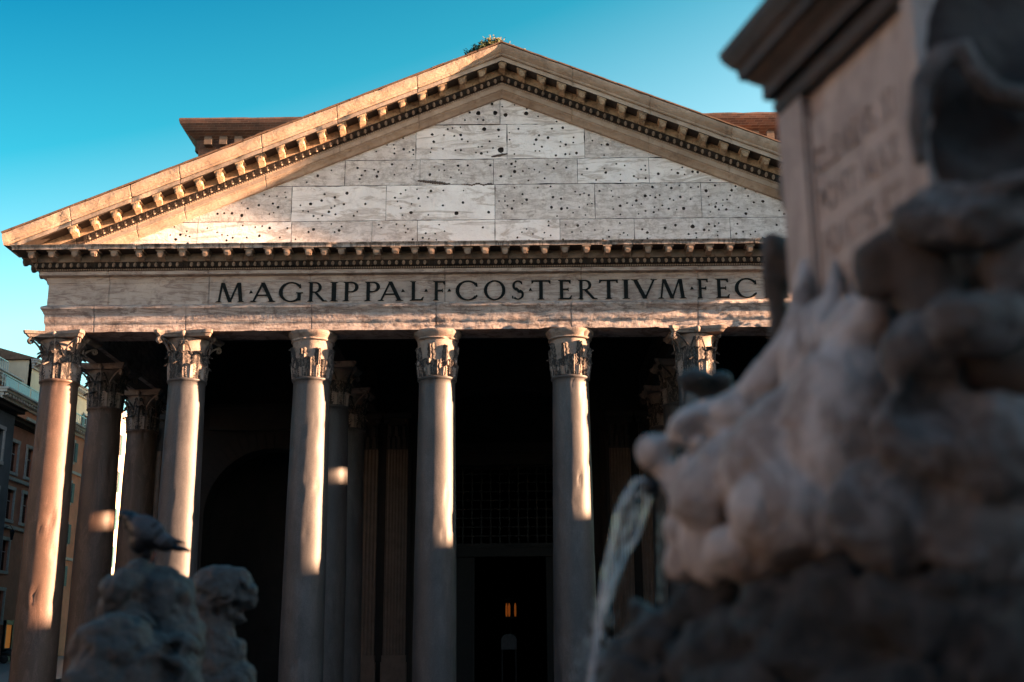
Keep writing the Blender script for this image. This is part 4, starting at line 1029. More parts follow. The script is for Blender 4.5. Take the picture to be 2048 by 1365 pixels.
# the terrace of houses on the west side of the piazza, outside the frame; they throw the evening shadow
for k, (a, b, z, c) in enumerate([(-96, -62, 15.5, 'ochre'), (-61.9, -34, 16.0, 'cream'), (-33.9, -9.6, 24.5, 'rust'), (-9.5, -2.3, 13.55, 'ochre'), (-2.2, 2.6, 17.3, 'cream'), (2.7, 26, 20.0, 'rust')]):
    house('piazza_house', 38, a, b, 0, z, 12, M[c], [(y, zz, 1.2, 2.0) for y in range(int(a) + 4, int(b) - 2, 5) for zz in (9.5, 5.6, 1.4)] + [(y, zz, 1.2, 2.0) for y in range(int(a) + 4, int(b) - 2, 5) for zz in (13.4, 17.0) if z > 20.5], ['long orange house on the right side of the piazza, farthest from the temple', 'cream house on the right side of the piazza', 'rust red house on the right side of the piazza', 'orange house beside the temple forecourt on the right', 'narrow cream house beside the right flank of the temple', 'tallest rust red house standing right of the temple'][k], face=-1, pitched=False, shutters=M['shutd'], group='houses on the right side of the piazza')

for k, (a, b, z, c) in enumerate([(-52, -24, 17, 'cream'), (-23.9, 4, 19, 'ochre'), (4.1, 37, 17.5, 'rust')]):
    w_ = b - a
    hh_ = house('piazza_house', 0, -w_ / 2, w_ / 2, 0, z, 12, M[c], [(y, zz, 1.2, 2.0) for y in [-w_ / 2 + 3 + 4.5 * i for i in range(int((w_ - 4) / 4.5))] for zz in (12.8, 9.5, 5.6, 1.4)], ['cream house behind the viewer at the left end of the square', 'orange house behind the viewer facing the temple', 'rust red house behind the viewer at the right end of the square'][k], pitched=False, shutters=M['shutd'], group='houses across the square from the temple')
    hh_.location = ((a + b) / 2, -78, 0); hh_.rotation_euler = (0, 0, pi / 2)
for k, (a, b, z, c) in enumerate([(-76, -48, 17, 'greyp'), (-47.9, -18, 18.5, 'greyp'), (-17.9, 19.9, 16.5, 'greyp')]):
    house('piazza_house', -33, a, b, 0, z, 10, M[c], [(y, zz, 1.2, 2.0) for y in range(int(a) + 3, int(b) - 2, 5) for zz in (13.6, 9.8, 6.0, 2.2)], ['dark grey house on the left side of the square, farthest from the temple', 'dark grey middle house on the left side of the square', 'long dark grey house on the left side of the square, nearest the temple'][k], pitched=False, shutters=M['shut'], group='houses on the left side of the square')

def shop_window():
    h = empty('shop_window', (-33.6, 40.6, 2.42), 'small lit orange shop window at street level left of the corner column', 'shop window')
    mb = MB(); mb.box(-0.38, -0.3, -0.5, 0.5, 0.9, 2.4); mb.build('lit_pane', glow('shop_light', (1.0, 0.36, 0.07), 0.018), h)
    mb = MB(); mb.box(-0.39, -0.2, -0.65, -0.51, 0, 2.6); mb.box(-0.39, -0.2, 0.51, 0.65, 0, 2.6); mb.box(-0.39, -0.2, -0.65, 0.65, 2.41, 2.7); mb.box(-0.39, -0.2, -0.5, 0.5, 0, 0.89); mb.build('shop_frame', M['iron'], h)
shop_window()
def street_lamp():
    p = at_y(23, 1070, 38.5)
    h = empty('wall_lantern', (-33.99, 38.5, p.z), 'small black lantern hung under a window sill of the rust red house', 'lantern')
    mb = MB(); mb.tube([(0, 0, 0.5), (0.45, 0, 0.6), (0.6, 0, 0.4)], 0.025, 6); mb.build('bracket', M['iron'], h)
    mb = MB(); mb.lathe([(0.08, -0.35), (0.16, 0.15), (0.2, 0.18), (0.05, 0.38)], 6, (0.6, 0, 0)); mb.build('lantern_glass', M['glass'], h)
street_lamp()
def scooter(x, y, rz, label):
    h = empty('parked_scooter', (x, y, 1.43 + 0.0243 * y), label, 'scooter', 'scooters parked along the street'); h.rotation_euler = (0, 0, rz)
    for s in (-0.62, 0.62):
        mb = MB(); mb.lathe([(0.24, -0.05), (0.27, -0.04), (0.27, 0.04), (0.24, 0.05)], 20)
        mb.v = [(a + s, c, b + 0.27) for a, b, c in mb.v]; w = mb.build('wheel', M['iron'], h, True, 40)
    mb = MB(); mb.tube([(-0.75, 0, 0.62), (-0.45, 0, 0.68), (-0.1, 0, 0.55), (0.0, 0, 0.28), (0.3, 0, 0.28), (0.5, 0, 0.6), (0.45, 0, 0.95)], [0.10, 0.19, 0.18, 0.14, 0.12, 0.16, 0.12], 10); mb.build('body', M['shutd'], h, True)
    mb = MB(); mb.tube([(-0.72, 0, 0.80), (-0.35, 0, 0.83), (-0.05, 0, 0.76)], [0.10, 0.14, 0.10], 8); mb.build('seat', M['iron'], h, True)
    mb = MB(); mb.tube([(0.42, -0.3, 1.08), (0.5, 0, 1.02), (0.42, 0.3, 1.08)], 0.025, 6); mb.build('handlebar', M['metal'], h)
    mb = MB(); mb.ball((0.58, 0, 0.95), 0.08); mb.build('headlight', M['metal'], h, True)
scooter(-31.6, 36.5, 0.3, 'dark scooter parked in front of the rust red house, nearer the grey house')
scooter(-31.8, 38.6, 0.4, 'dark scooter parked under the rust red house beside the lit shop window')
scooter(-31.2, 47.0, 0.3, 'dark scooter parked at street level between the two leftmost columns')

# ------------------------------------------------------------------ fountain: sculpted masses
def bake_remesh(mb, voxel, smooth=4, carve=(), amp=0.0, fr=10.0, amp2=0.0, fr2=40.0):
    o = mb.build('tmp', M['fount'])
    r = o.modifiers.new('r', 'REMESH'); r.mode = 'VOXEL'; r.voxel_size = voxel
    sm = o.modifiers.new('s', 'SMOOTH'); sm.factor = 0.6; sm.iterations = smooth
    dg = bpy.context.evaluated_depsgraph_get(); me = bpy.data.meshes.new_from_object(o.evaluated_get(dg))
    bpy.data.objects.remove(o)
    for v in me.vertices:
        for c, R_, d in carve:
            q = (v.co - c).length / R_
            if q < 1: v.co += d * (1 - q * q) ** 1.5
    if amp or amp2:
        ns = [v.normal.copy() for v in me.vertices]
        for v, n in zip(me.vertices, ns):
            v.co += n * (amp * fbm(v.co * fr, 4) + (amp2 * noise.noise(v.co * fr2) if amp2 else 0))
    me.polygons.foreach_set('use_smooth', [True] * len(me.polygons)); me.update()
    return me
def add_mesh(name, me, mat, parent=None):
    me.materials.clear(); me.materials.append(mat); me.name = name
    o = bpy.data.objects.new(name, me); COL.objects.link(o)
    if parent: o.parent = parent
    return o
def px(D): return D * 1.03 / FPX
def E3(mb, u, v, D, ru, rv, rd=None, tilt=0.0):
    """ellipsoid drawn at photo pixel (u, v) and D metres away; radii in pixels"""
    k = px(D); rd = (rd if rd is not None else (ru + rv) / 2)
    mb.ball(at(u, v, D), (ru * k, rd * k, rv * k), Euler((0, tilt, 0)).to_matrix(), 20, 12)
def T3(mb, pts, n=12):
    mb.tube([at(u, v, D) for u, v, D, r in pts], [r * px(D) for u, v, D, r in pts], n)

FN = empty('fountain', (1.9, -39.2, 0), 'carved marble fountain close at the right edge, a scaly dolphin head spouting water', 'fountain')
FN.location = (0, 0, 0)

# pedestal with inscribed panel
E1 = Vector((1.298, -39.161)); E2 = Vector((1.4345, -39.711)); dv = (E2 - E1).normalized(); pv = Vector((-dv.y, dv.x))
def ped():
    p = empty('pedestal', parent=FN)
    L = (E2 - E1).length; Wd = 0.95
    # local frame: a along dv from E1 (towards viewer), b along pv (to the right)
    def g(a, b, z): q = E1 + dv * a + pv * b; return (q.x, q.y, z)
    mb = MB()
    def bx(a0, a1, b0, b1, z0, z1): mb.add([g(a0, b0, z0), g(a1, b0, z0), g(a1, b1, z0), g(a0, b1, z0), g(a0, b0, z1), g(a1, b0, z1), g(a1, b1, z1), g(a0, b1, z1)], [(0, 3, 2, 1), (4, 5, 6, 7), (0, 1, 5, 4), (1, 2, 6, 5), (2, 3, 7, 6), (3, 0, 4, 7)])
    bx(0.0, L, 0.0, Wd, 1.0, 3.79)
    bx(-0.025, 0.10, -0.025, 0.12, 1.0, 3.744); bx(L - 0.02, L + 0.02, -0.02, 0.05, 1.0, 3.744)
    mb.build('pedestal_block', M['fped'], p)
    mb = MB(); bx(0.13, L - 0.025, -0.018, -0.001, 2.6, 3.66)
    for a0, a1, z0, z1 in ((0.115, 0.125, 2.58, 3.68),): bx(a0, a1, -0.024, -0.019, z0, z1)
    pm = mb
    fm = lambda a, z, d: (lambda q: (q.x, q.y, z))(E1 + dv * a + pv * (-0.0185 - d))
    z = 3.58; mb = MB()
    for line in ('CLEMENS XI', 'PONT MAX', 'FONTIS ET', 'FORI', 'ORNAMENTO', 'ANNO SAL', 'MDCCXI'):
        ws = sum((glyph(c)[1] if c != ' ' else 0.5) + 0.12 for c in line); h = 0.062; k = min(h, 0.36 / ws); a = 0.32 - ws * k / 2
        for c in line:
            if c == ' ': a += 0.5 * k; continue
            w = glyph(c)[1] * k; put_glyph(mb, c, fm, a, a + w, z - h, h, 0.0015); a += w + 0.12 * k
        z -= 0.105
    pm.add(mb.v, mb.f, 1); pm.build('inscription_panel', [M['fped'], M['fbrown2']], p)
    # moulded cap
    prof = [(o * 0.95, 3.745 + (z - 3.60) * 0.68) for o, z in [(0.0, 3.60), (0.008, 3.61), (0.012, 3.64), (0.012, 3.655), (0.0, 3.66), (0.0, 3.68), (0.02, 3.70), (0.03, 3.725), (0.03, 3.735), (0.055, 3.765), (0.06, 3.78), (0.075, 3.785), (0.08, 3.83), (0.09, 3.84), (0.11, 3.885), (0.115, 3.92), (0.105, 3.925), (-0.1, 3.93)]]
    prof = [(o + 0.021, z) for o, z in prof]
    crn = [(0, 0, -1, -1), (L, 0, 1, -1), (L, Wd, 1, 1), (0, Wd, -1, 1), (0, 0, -1, -1)]
    P = [[g(a + sa * o, b + sb * o, z) for o, z in prof] for a, b, sa, sb in crn]
    mb = MB(); mb.grid([r[::-1] for r in P][::-1]); bx(-0.05, L + 0.05, -0.05, Wd + .05, 3.80, 3.967)
    mb.build('pedestal_cornice', M['fbrown'], p)
    mb = MB(); bx(0.08, L - 0.08, 0.1, Wd - 0.1, 3.967, 5.4); mb.build('obelisk_foot', M['fbrown'], p)
M['fbrown2'] = flat('carved_shadow_brown', (0.37, 0.295, 0.26), 0.8)
ped()

def dolphin():
    # head and body of the dolphin in front of the pedestal
    mb = MB(); D = 2.75
    E3(mb, 1310, 905, 2.80, 40, 38, 40, 0.5); E3(mb, 1338, 950, 2.80, 26, 40, 40, -0.3)
    E3(mb, 1410, 846, 2.76, 78, 46, 55, -0.35); E3(mb, 1475, 822, 2.72, 70, 38, 60, -0.2)
    T3(mb, [(1335, 985, 2.78, 24), (1380, 945, 2.75, 34), (1450, 905, 2.68, 40), (1530, 862, 2.60, 42), (1610, 800, 2.5, 44), (1680, 730, 2.42, 44), (1735, 650, 2.38, 42), (1760, 580, 2.38, 28), (1772, 500, 2.46, 12)])
    T3(mb, [(1400, 880, 2.76, 40), (1480, 830, 2.72, 50), (1540, 770, 2.68, 52), (1580, 705, 2.65, 42), (1600, 640, 2.66, 30), (1608, 580, 2.70, 20), (1612, 510, 2.76, 10)])
    T3(mb, [(1560, 830, 2.56, 30), (1625, 740, 2.5, 28), (1650, 660, 2.50, 26), (1668, 580, 2.56, 18), (1672, 500, 2.64, 8)])
    E3(mb, 1625, 720, 2.57, 62, 130, 50, 0.25); E3(mb, 1690, 690, 2.44, 50, 110, 45, 0.25)
    E3(mb, 1500, 950, 2.64, 170, 95, 90, -0.45); E3(mb, 1610, 900, 2.52, 190, 130, 110, -0.6); E3(mb, 1700, 860, 2.42, 130, 190, 100, 0.1); E3(mb, 1640, 1020, 2.46, 180, 120, 100)
    E3(mb, 1365, 1060, 2.76, 38, 46, 45); E3(mb, 1368, 1122, 2.76, 40, 42, 42); E3(mb, 1440, 1080, 2.68, 80, 90, 60, 0.2); E3(mb, 1400, 990, 2.73, 70, 34, 50, -0.4)
    E3(mb, 1540, 1100, 2.56, 130, 70, 80)
    toward = -FW
    cv = [(at(1388, 880, 2.68), 0.055, Vector((0.015, 0.075, 0))), (at(1405, 905, 2.66), 0.030, Vector((0.0, 0.04, -0.01))), (at(1300, 968, 2.76), 0.030, Vector((0.035, 0.01, 0))),
          (at(1490, 1060, 2.56), 0.060, Vector((0.0, 0.11, 0))), (at(1400, 1030, 2.68), 0.035, Vector((0, 0.03, 0))), (at(1610, 1180, 2.42), 0.09, Vector((0, 0.10, 0)))]
    for k_ in range(9):
        t = k_ / 8; cv.append((at(1425 + 190 * t, 905 - 150 * t - 14 * sin(pi * t), 2.68 - 0.2 * t), 0.030, Vector((0.004, 0.035, 0.0))))
        cv.append((at(1395 + 230 * t, 978 - 110 * t, 2.68 - 0.22 * t), 0.034, Vector((0.0, 0.035, 0.006))))
    for k_ in range(7):
        t = k_ / 6; cv.append((at(1470 + 120 * t, 868 - 150 * t, 2.66 - 0.1 * t), 0.022, Vector((0.0, 0.03, 0.0))))
    me = bake_remesh(mb, 0.008, 6, cv, 0.006, 18, 0.0022, 60); add_mesh('dolphin', me, M['fount'], FN)
    # eye and brow curl
    d2 = MB(); d2.ball(at(1398, 884, 2.70), 0.016, None, 12, 8); 
    d2.tube([at(1350 + 60 * (1 - cos(t)) * .8, 868 - 42 * sin(t), 2.70) for t in [k * pi / 10 for k in range(9)]], [0.008 + 0.006 * sin(k * pi / 8) for k in range(9)], 8)
    d2.build('dolphin_eye', M['fount'], FN, True)
    # dark nostril gap at the mouth
    mb = MB(); mb.lathe([(0.016, -0.03), (0.020, 0.0), (0.013, 0.005)], 14, at(1304, 965, 2.77)); mb.build('spout', M['iron'], FN, True)
    # mass of the crest at the right: shell, scroll and drapery
    mb = MB()
    E3(mb, 1900, 450, 2.15, 120, 60, 60); E3(mb, 1980, 440, 2.1, 90, 50, 60); E3(mb, 1850, 740, 2.2, 80, 120, 60, -0.3); E3(mb, 1960, 640, 2.1, 120, 70, 60)
    E3(mb, 1870, 860, 2.2, 130, 100, 70); E3(mb, 2000, 900, 2.15, 130, 120, 70); E3(mb, 1830, 560, 2.26, 60, 80, 50); E3(mb, 2050, 560, 2.15, 90, 90, 60); E3(mb, 1800, 1030, 2.26, 150, 120, 80); E3(mb, 1990, 1060, 2.2, 150, 130, 80)
    T3(mb, [(1790, 430, 2.25, 16), (1880, 380, 2.15, 20), (1990, 370, 2.08, 22), (2100, 350, 2.05, 25)])
    cvs = [(at(1960, 500, 2.02), 0.10, Vector((0, 0.09, -0.01))), (at(1880, 780, 2.08), 0.11, Vector((0, 0.12, 0))), (at(1790, 600, 2.16), 0.06, Vector((0, .06, 0))), (at(2010, 770, 2.0), 0.11, Vector((0, 0.12, 0)))]
    me = bake_remesh(mb, 0.009, 5, cvs, 0.016, 11, 0.004, 50); add_mesh('carved_crest', me, M['fcrest'], FN)
    # curled rim of the shell over the darkened shield
    mb = MB()
    T3(mb, [(1842, 330, 2.20, 14), (1834, 250, 2.19, 22), (1844, 170, 2.18, 28), (1882, 112, 2.17, 30), (1925, 100, 2.16, 28), (1950, 145, 2.16, 24), (1990, 185, 2.16, 26), (2050, 200, 2.16, 28), (2120, 195, 2.16, 30)])
    me = bake_remesh(mb, 0.008, 4, (), 0.004, 20); add_mesh('shell_rim', me, M['fcrest'], FN)
    # brown scroll sweeping over the crest, and the shield behind it, coloured dark as a shaded hollow
    mb = MB(); T3(mb, [(1750, 600, 2.28, 34), (1755, 520, 2.27, 56), (1800, 490, 2.25, 66), (1850, 550, 2.23, 70), (1885, 640, 2.22, 70), (1950, 720, 2.20, 70), (2060, 750, 2.19, 64)]); E3(mb, 1960, 570, 2.24, 130, 110, 50); E3(mb, 1850, 450, 2.26, 70, 60, 40)
    me = bake_remesh(mb, 0.009, 4, (), 0.008, 14); add_mesh('scroll', me, M['fbrown'], FN)
    mb = MB(); E3(mb, 1940, 300, 2.27, 118, 430, 75); E3(mb, 2040, 300, 2.30, 160, 450, 90); E3(mb, 2010, -40, 2.30, 190, 160, 70); E3(mb, 1990, 340, 2.28, 150, 110, 60)
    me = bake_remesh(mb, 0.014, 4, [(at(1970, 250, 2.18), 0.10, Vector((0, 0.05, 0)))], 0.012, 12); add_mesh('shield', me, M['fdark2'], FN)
    # rocks below
    mb = MB()
    for u, v, d, a, b in [(1290, 1240, 2.85, 48, 45), (1260, 1300, 2.9, 55, 60), (1340, 1290, 2.8, 90, 90), (1230, 1370, 2.9, 50, 60), (1420, 1230, 2.75, 90, 70), (1480, 1330, 2.6, 140, 110), (1600, 1250, 2.5, 130, 120), (1720, 1290, 2.4, 170, 150), (1880, 1240, 2.3, 170, 130), (2010, 1200, 2.25, 120, 90), (2050, 1340, 2.2, 160, 150), (1330, 1440, 2.8, 150, 120), (1560, 1450, 2.5, 200, 130), (1830, 1450, 2.3, 220, 130), (1930, 1160, 2.2, 90, 50), (1250, 1500, 2.9, 110, 110)]:
        E3(mb, u, v, d, a, b, (a + b) / 2.2)
    mb.lathe([(1.3, 0), (1.2, 0.5), (0.95, 1.1), (0.75, 1.9)], 20, (1.75, -39.0, 0))
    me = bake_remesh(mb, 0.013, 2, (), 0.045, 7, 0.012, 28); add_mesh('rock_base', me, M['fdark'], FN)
    # scroll and tail peeping round the far edge of the pedestal
    mb = MB(); E3(mb, 1548, 505, 3.1, 27, 40, 30); T3(mb, [(1540, 470, 3.1, 14), (1535, 520, 3.1, 14), (1545, 570, 3.1, 22), (1558, 620, 3.1, 20), (1560, 680, 3.1, 26)]); E3(mb, 1570, 530, 3.1, 30, 60, 30)
    T3(mb, [(1562, 350, 3.1, 8), (1568, 372, 3.1, 12), (1580, 400, 3.1, 22), (1584, 430, 3.1, 12)])
    me = bake_remesh(mb, 0.008, 3, (), 0.006, 25); add_mesh('tail_scroll', me, M['fbrown'], FN)
    mb = MB(); E3(mb, 1392, 762, 3.6, 34, 26, 34); E3(mb, 1440, 765, 3.6, 24, 22, 30); T3(mb, [(1400, 780, 3.6, 16), (1480, 800, 3.6, 22), (1560, 830, 3.5, 30), (1620, 900, 3.4, 40)])
    me = bake_remesh(mb, 0.009, 3, [(at(1392, 765, 3.5), 0.04, Vector((0, .035, 0)))], 0.005, 20); add_mesh('far_dolphin_snout', me, M['fdark'], FN)
M['fdark2'] = stone('shaded_shield_marble', (0.035, 0.024, 0.02), (0.018, 0.013, 0.012), 6.0, None, 0, stain=(0.06, 0.05, 0.05), stain_amt=0.5, bmp=0.8, bdist=0.02, bscale=5, rough=0.6)  # near-black colour stands in for the shade of a hollow
M['fcrest'] = stone('crest_marble', (0.16, 0.125, 0.11), (0.06, 0.048, 0.042), 6.0, (0.30, 0.28, 0.28), 0.5, (1, 1, 1), (0.035, 0.025, 0.02), 0.6, 0.5, bmp=0.8, bdist=0.02, bscale=5, rough=0.5)  # crest colour carries darkening for light falloff towards the edge
dolphin()

# ------------------------------------------------------------------ water
def water():
    m, nt, b = base_mat('water', 0.03); b.inputs['Base Color'].default_value = (0.9, 0.95, 1, 1); b.inputs['Transmission Weight'].default_value = 0.72; b.inputs['IOR'].default_value = 1.33
    bump(nt, b, ntex(nt, pos(nt, (1, 1, 0.5)), 45, 4), 0.5, 0.004)
    D = 2.80; k = px(D); h = empty('water_jet', at(1300, 960, D), 'clear arc of water falling from the mouth of the dolphin', 'water'); L0 = Vector(h.location)
    A = [(1290, 958), (1270, 962), (1252, 985), (1240, 1020), (1228, 1065), (1217, 1115), (1208, 1160), (1201, 1205), (1195, 1250), (1189, 1300), (1182, 1345), (1176, 1400)]
    B = [(1305, 980), (1298, 1000), (1288, 1030), (1274, 1065), (1258, 1100), (1243, 1130), (1230, 1160), (1217, 1195), (1204, 1240), (1195, 1290), (1188, 1340), (1182, 1400)]
    def fine(P, n=8):
        out = []
        for a, b_ in zip(P, P[1:]):
            for i in range(n): t = i / n; out.append((a[0] + (b_[0] - a[0]) * t, a[1] + (b_[1] - a[1]) * t))
        return out
    fa, fb = fine(A), fine(B); rnd = random.Random(3)
    mid = [((a[0] * .45 + b_[0] * .55), (a[1] * .45 + b_[1] * .55)) for a, b_ in zip(fa, fb)]
    for q, r0 in ((0.0, 5.0), (0.06, 3.2), (0.30, 1.4), (0.55, 2.4), (0.93, 2.4), (1.0, 4.2)):
        P = [(a[0] + (b_[0] - a[0]) * q, a[1] + (b_[1] - a[1]) * q) for a, b_ in zip(fa, fb)]
        mb = MB(); sd = q * 30 + 3
        mb.tube([at(u + 5.0 * nz(i * .06, sd, 0), v, D + 0.020 * sin(pi * q) * (1 if r0 > 2 else -1) + 0.006 * nz(i * .07, sd, 4)) - L0 for i, (u, v) in enumerate(P)], [max(0.25, r0 * (0.8 + 0.9 * nz(i * 0.10, sd, 1) + 0.25 * nz(i * .4, sd, 6))) * k for i in range(len(P))], 8)
        mb.build('water_strand', m, h, True)
    mb = MB()
    for i in range(220):
        t = rnd.random() ** 0.6; q = mid[int(t * (len(mid) - 1))]; w = 7 + 12 * t * t
        s_ = rnd.uniform(0.8, 2.4) * k; c = at(q[0] + rnd.gauss(0, w), q[1] + rnd.uniform(-14, 14), D + rnd.gauss(0, .02)) - L0; mb.ball(c, (s_, s_, s_ * rnd.uniform(1.2, 2.8)), None, 6, 5)
    for i in range(22):
        c = at(1320 + rnd.gauss(0, 1.5), 1030 + i * 8 + rnd.uniform(-3, 3), D + .05) - L0; s_ = rnd.uniform(0.0012, 0.0024); mb.ball(c, (s_, s_, s_ * 3), None, 6, 5)
    mb.build('droplets', m, h, True)['kind'] = 'stuff'
water()

# ------------------------------------------------------------------ statues at the lower left
def left_statue():
    h = empty('dolphin_statue', (0, 0, 0), 'weathered grey round-backed stone dolphin under the pigeon at lower left', 'statue')
    mb = MB(); D = 5.7
    E3(mb, 322, 1225, D, 62, 92, 60); E3(mb, 285, 1165, D, 45, 42, 50); E3(mb, 340, 1300, D, 65, 90, 70); E3(mb, 240, 1180, D - .15, 36, 34, 40); E3(mb, 245, 1225, D - .1, 48, 45, 50)
    E3(mb, 225, 1310, D - .35, 78, 78, 80); E3(mb, 200, 1370, D - .4, 70, 80, 80); E3(mb, 290, 1370, D - .3, 110, 80, 90); E3(mb, 360, 1290, D - .2, 34, 20, 40, 0.3)
    T3(mb, [(270, 1330, D - .45, 20), (320, 1300, D - .4, 18), (385, 1285, D - .3, 16)])
    T3(mb, [(255, 1240, D - .2, 22), (300, 1270, D - .25, 20), (340, 1310, D - .3, 24)])
    b = at(280, 1500, D); mb.lathe([(0.55, 0), (0.5, 0.6), (0.42, 1.2), (0.32, 2.1)], 16, (b.x, b.y, 0))
    cv = [(at(225, 1237, D - .3), 0.06, Vector((.02, .07, 0))), (at(395, 1260, D - .2), 0.05, Vector((0, .07, 0))), (at(330, 1345, D - .5), 0.10, Vector((0, .12, 0))), (at(300, 1250, D - .3), 0.05, Vector((0, .04, 0)))]
    for k_ in range(7):
        t = k_ / 6; cv.append((at(262 + 30 * sin(2 * t), 1175 + 120 * t, D - .27), 0.035, Vector((0, .045, 0)))); cv.append((at(345 - 55 * t, 1290 + 50 * t, D - .4), 0.04, Vector((0, .05, 0))))
    me = bake_remesh(mb, 0.011, 2, cv, 0.026, 9, 0.008, 26); add_mesh('stone_body', me, M['fstat'], h)
    h2 = empty('mask_statue', (0, 0, 0), 'grey stone mask head in profile with open mouth and curled ear at lower left', 'statue')
    mb = MB(); D = 6.6
    E3(mb, 440, 1182, D, 58, 48, 52); E3(mb, 415, 1205, D, 42, 45, 45); E3(mb, 470, 1172, D, 34, 34, 40); E3(mb, 497, 1188, D, 18, 20, 24); E3(mb, 503, 1200, D, 13, 16, 20); E3(mb, 484, 1196, D, 24, 22, 30); E3(mb, 492, 1212, D, 14, 7, 16)
    E3(mb, 478, 1236, D, 12, 9, 16, 0.6); E3(mb, 464, 1222, D, 20, 24, 26); E3(mb, 486, 1240, D, 8, 5, 12)
    T3(mb, [(415, 1200, D, 42), (420, 1250, D, 42), (425, 1300, D, 50), (435, 1365, D, 60), (440, 1450, D, 70)])
    E3(mb, 460, 1320, D, 30, 46, 40, 0.3); E3(mb, 462, 1294, D, 14, 14, 20); E3(mb, 470, 1370, D, 40, 50, 50)
    b = at(440, 1500, D); mb.lathe([(0.5, 0), (0.42, 0.6), (0.34, 1.2), (0.26, 1.9)], 16, (b.x, b.y, 0))
    cv = [(at(486, 1224, D - .05), 0.036, Vector((-.030, .05, 0))), (at(470, 1212, D - .08), 0.03, Vector((0, .04, 0))), (at(430, 1225, D - .1), 0.035, Vector((0, .03, 0))), (at(500, 1182, D - .03), 0.012, Vector((0, .02, 0))), (at(452, 1192, D - .1), 0.028, Vector((0, .035, 0))), (at(486, 1178, D - .06), 0.022, Vector((0, .03, 0)))]
    me = bake_remesh(mb, 0.009, 2, cv, 0.016, 14, 0.006, 36); add_mesh('stone_head', me, M['fstat'], h2)
    mb = MB(); c = at(452, 1192, D - 0.115); k = px(D)
    mb.tube([c + Vector((17 * k * (1 - .05 * i) * cos(i * .55 + 2.2), 0, 17 * k * (1 - .05 * i) * sin(i * .55 + 2.2))) for i in range(14)], [0.010] * 14, 8)
    mb.tube([at(478, 1158, D - .08), at(490, 1166, D - .09), at(494, 1178, D - .08)], [0.012, 0.014, 0.008], 8)
    mb.build('curled_ear', M['fstat'], h2, True)
left_statue()

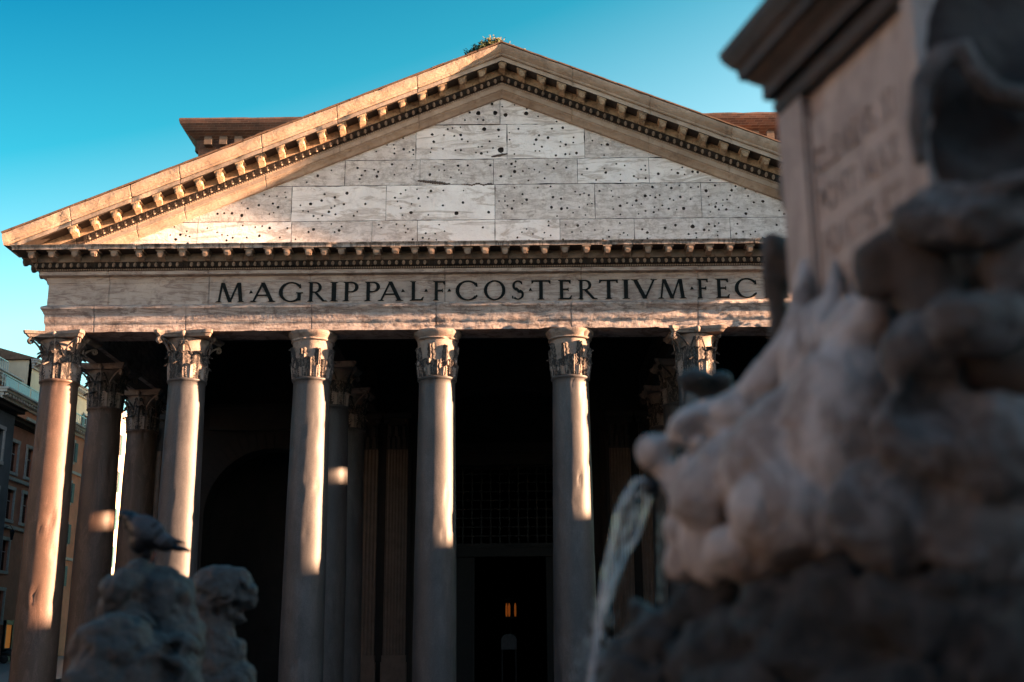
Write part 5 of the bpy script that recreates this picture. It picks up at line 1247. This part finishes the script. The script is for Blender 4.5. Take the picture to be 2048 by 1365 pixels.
# ------------------------------------------------------------------ pigeon
def pigeon():
    m = lambda n, c, r=0.6: flat(n, c, r, 0, 0.25, 60, 0.3, 0.002)
    grey = m('pigeon_grey', (0.035, 0.036, 0.042)); dk = m('pigeon_dark', (0.006, 0.006, 0.008), 0.5); bar_ = m('pigeon_wing', (0.05, 0.052, 0.062)); leg_ = m('pigeon_leg', (0.25, 0.06, 0.04))
    D = 5.70; h = empty('pigeon', at(304, 1122, D), 'dark grey pigeon perched on the round-backed statue', 'pigeon'); L0 = Vector(h.location)
    def Z(x, y): return (x / 8.533 + 180, y / 8.533 + 1000)
    def el(mb, x, y, ru, rv, dd=0, tilt=0, rd=None):
        u, v = Z(x, y); k = px(D) / 8.533
        mb.ball(at(u, v, D + dd) - L0, (ru * k, (rd or min(ru, rv)) * k, rv * k), Euler((0, tilt, 0)).to_matrix(), 16, 10)
    # body: one continuous surface, head and neck dark
    mb = MB()
    el(mb, 590, 262, 105, 88); el(mb, 700, 330, 150, 130, 0, 0.5); el(mb, 640, 420, 70, 110, 0, -0.1); el(mb, 800, 430, 200, 170, 0, 0.6); el(mb, 980, 560, 360, 250, 0, 0.55, 260)
    el(mb, 880, 690, 200, 240, 0, 0.2, 210); el(mb, 1180, 700, 270, 150, 0, 0.5, 150); el(mb, 960, 890, 90, 130, 0, 0, 90)
    el(mb, 525, 300, 55, 40, 0, -.5)
    def rm(mb, vx, sm, mat, name):
        o = mb.build('t', mat); r = o.modifiers.new('r', 'REMESH'); r.mode = 'VOXEL'; r.voxel_size = vx; s_ = o.modifiers.new('s', 'SMOOTH'); s_.iterations = sm; s_.factor = .6
        dg = bpy.context.evaluated_depsgraph_get(); me = bpy.data.meshes.new_from_object(o.evaluated_get(dg)); bpy.data.objects.remove(o)
        me.polygons.foreach_set('use_smooth', [True] * len(me.polygons)); return me
    me = rm(mb, 0.004, 6, grey, 'body')
    me.materials.clear(); me.materials.append(grey); me.materials.append(dk)
    cx = (at(*Z(760, 400), D) - L0).x; kk = px(D) / 8.533
    for p in me.polygons:
        c = p.center
        if c.x < cx - 0.2 * (c.z - 0.2) : p.material_index = 1
        if c.x > (at(*Z(1250, 700), D) - L0).x: p.material_index = 1
        if c.z < (at(*Z(950, 700), D) - L0).z: p.material_index = 1
    o = bpy.data.objects.new('body', me); COL.objects.link(o); o.parent = h
    mb = MB(); a, b = Z(520, 300), Z(450, 352); mb.tube([at(*a, D) - L0, at(*Z(480, 320), D) - L0, at(*b, D) - L0], [0.009, 0.006, 0.002], 8); mb.build('beak', dk, o, True)
    mb = MB(); mb.ball(at(*Z(560, 265), D - 0.022) - L0, 0.0045); mb.build('eye', m('eye_orange', (0.35, 0.1, 0.02), 0.2), o, True)
    for s in (-1, 1):                                       # folded wings with two dark bars
        mb = MB(); el(mb, 1010, 500, 330, 190, s * 0.045, 0.60, 60); el(mb, 1180, 640, 300, 120, s * 0.048, 0.62, 45)
        u = [Z(1150, 560), Z(1400, 700), Z(1560, 725), Z(1665, 768)]
        mb.tube([at(*q, D + s * 0.035) - L0 for q in u], [0.022, 0.018, 0.009, 0.002], 8)
        w = rm(mb, 0.004, 4, bar_, 'wing'); w.materials.clear(); w.materials.append(bar_); w.materials.append(dk)
        A, B = at(*Z(1130, 470), D) - L0, at(*Z(930, 660), D) - L0; dd = Vector((A.x - B.x, 0, A.z - B.z)).normalized(); nn = Vector((dd.z, 0, -dd.x))
        for p in w.polygons:
            q = (p.center - A).dot(nn) / kk
            if -25 < q < 45 or 120 < q < 200 or q > 330: p.material_index = 1
        wo_ = bpy.data.objects.new('wing', w); COL.objects.link(wo_); wo_.parent = h
    mb = MB()
    for s, yy in ((-1, 0), (0, 3), (1, 6), (0.5, 9)):
        pts = [Z(1250, 770), Z(1480, 830), Z(1600, 850), Z(1715, 890)]
        mb.tube([at(q[0], q[1] - yy * 0.3, D + s * 0.014) - L0 for q in pts], [0.018, 0.013, 0.009, 0.004], 6)
    el(mb, 1450, 830, 150, 45, 0, 0.25, 60)
    mb.build('tail', dk, h, True)
    for s, fx in ((-1, 1065), (1, 1000)):
        mb = MB(); a, b, c = at(*Z(fx + 45, 900), D + s * 0.025) - L0, at(*Z(fx + 5, 990), D + s * 0.025) - L0, at(*Z(fx, 1050), D + s * 0.025) - L0
        mb.tube([a, b, c], [0.006, 0.004, 0.004], 6)
        for da in (-0.5, 0, 0.5): mb.tube([c, c + Vector((-0.028 * cos(da), 0.028 * sin(da), -0.004))], [0.003, 0.0015], 5)
        mb.build('leg', leg_, h, True)
pigeon()
for o in bpy.data.objects:
    if o.type == 'MESH': o.data.validate(clean_customdata=False)
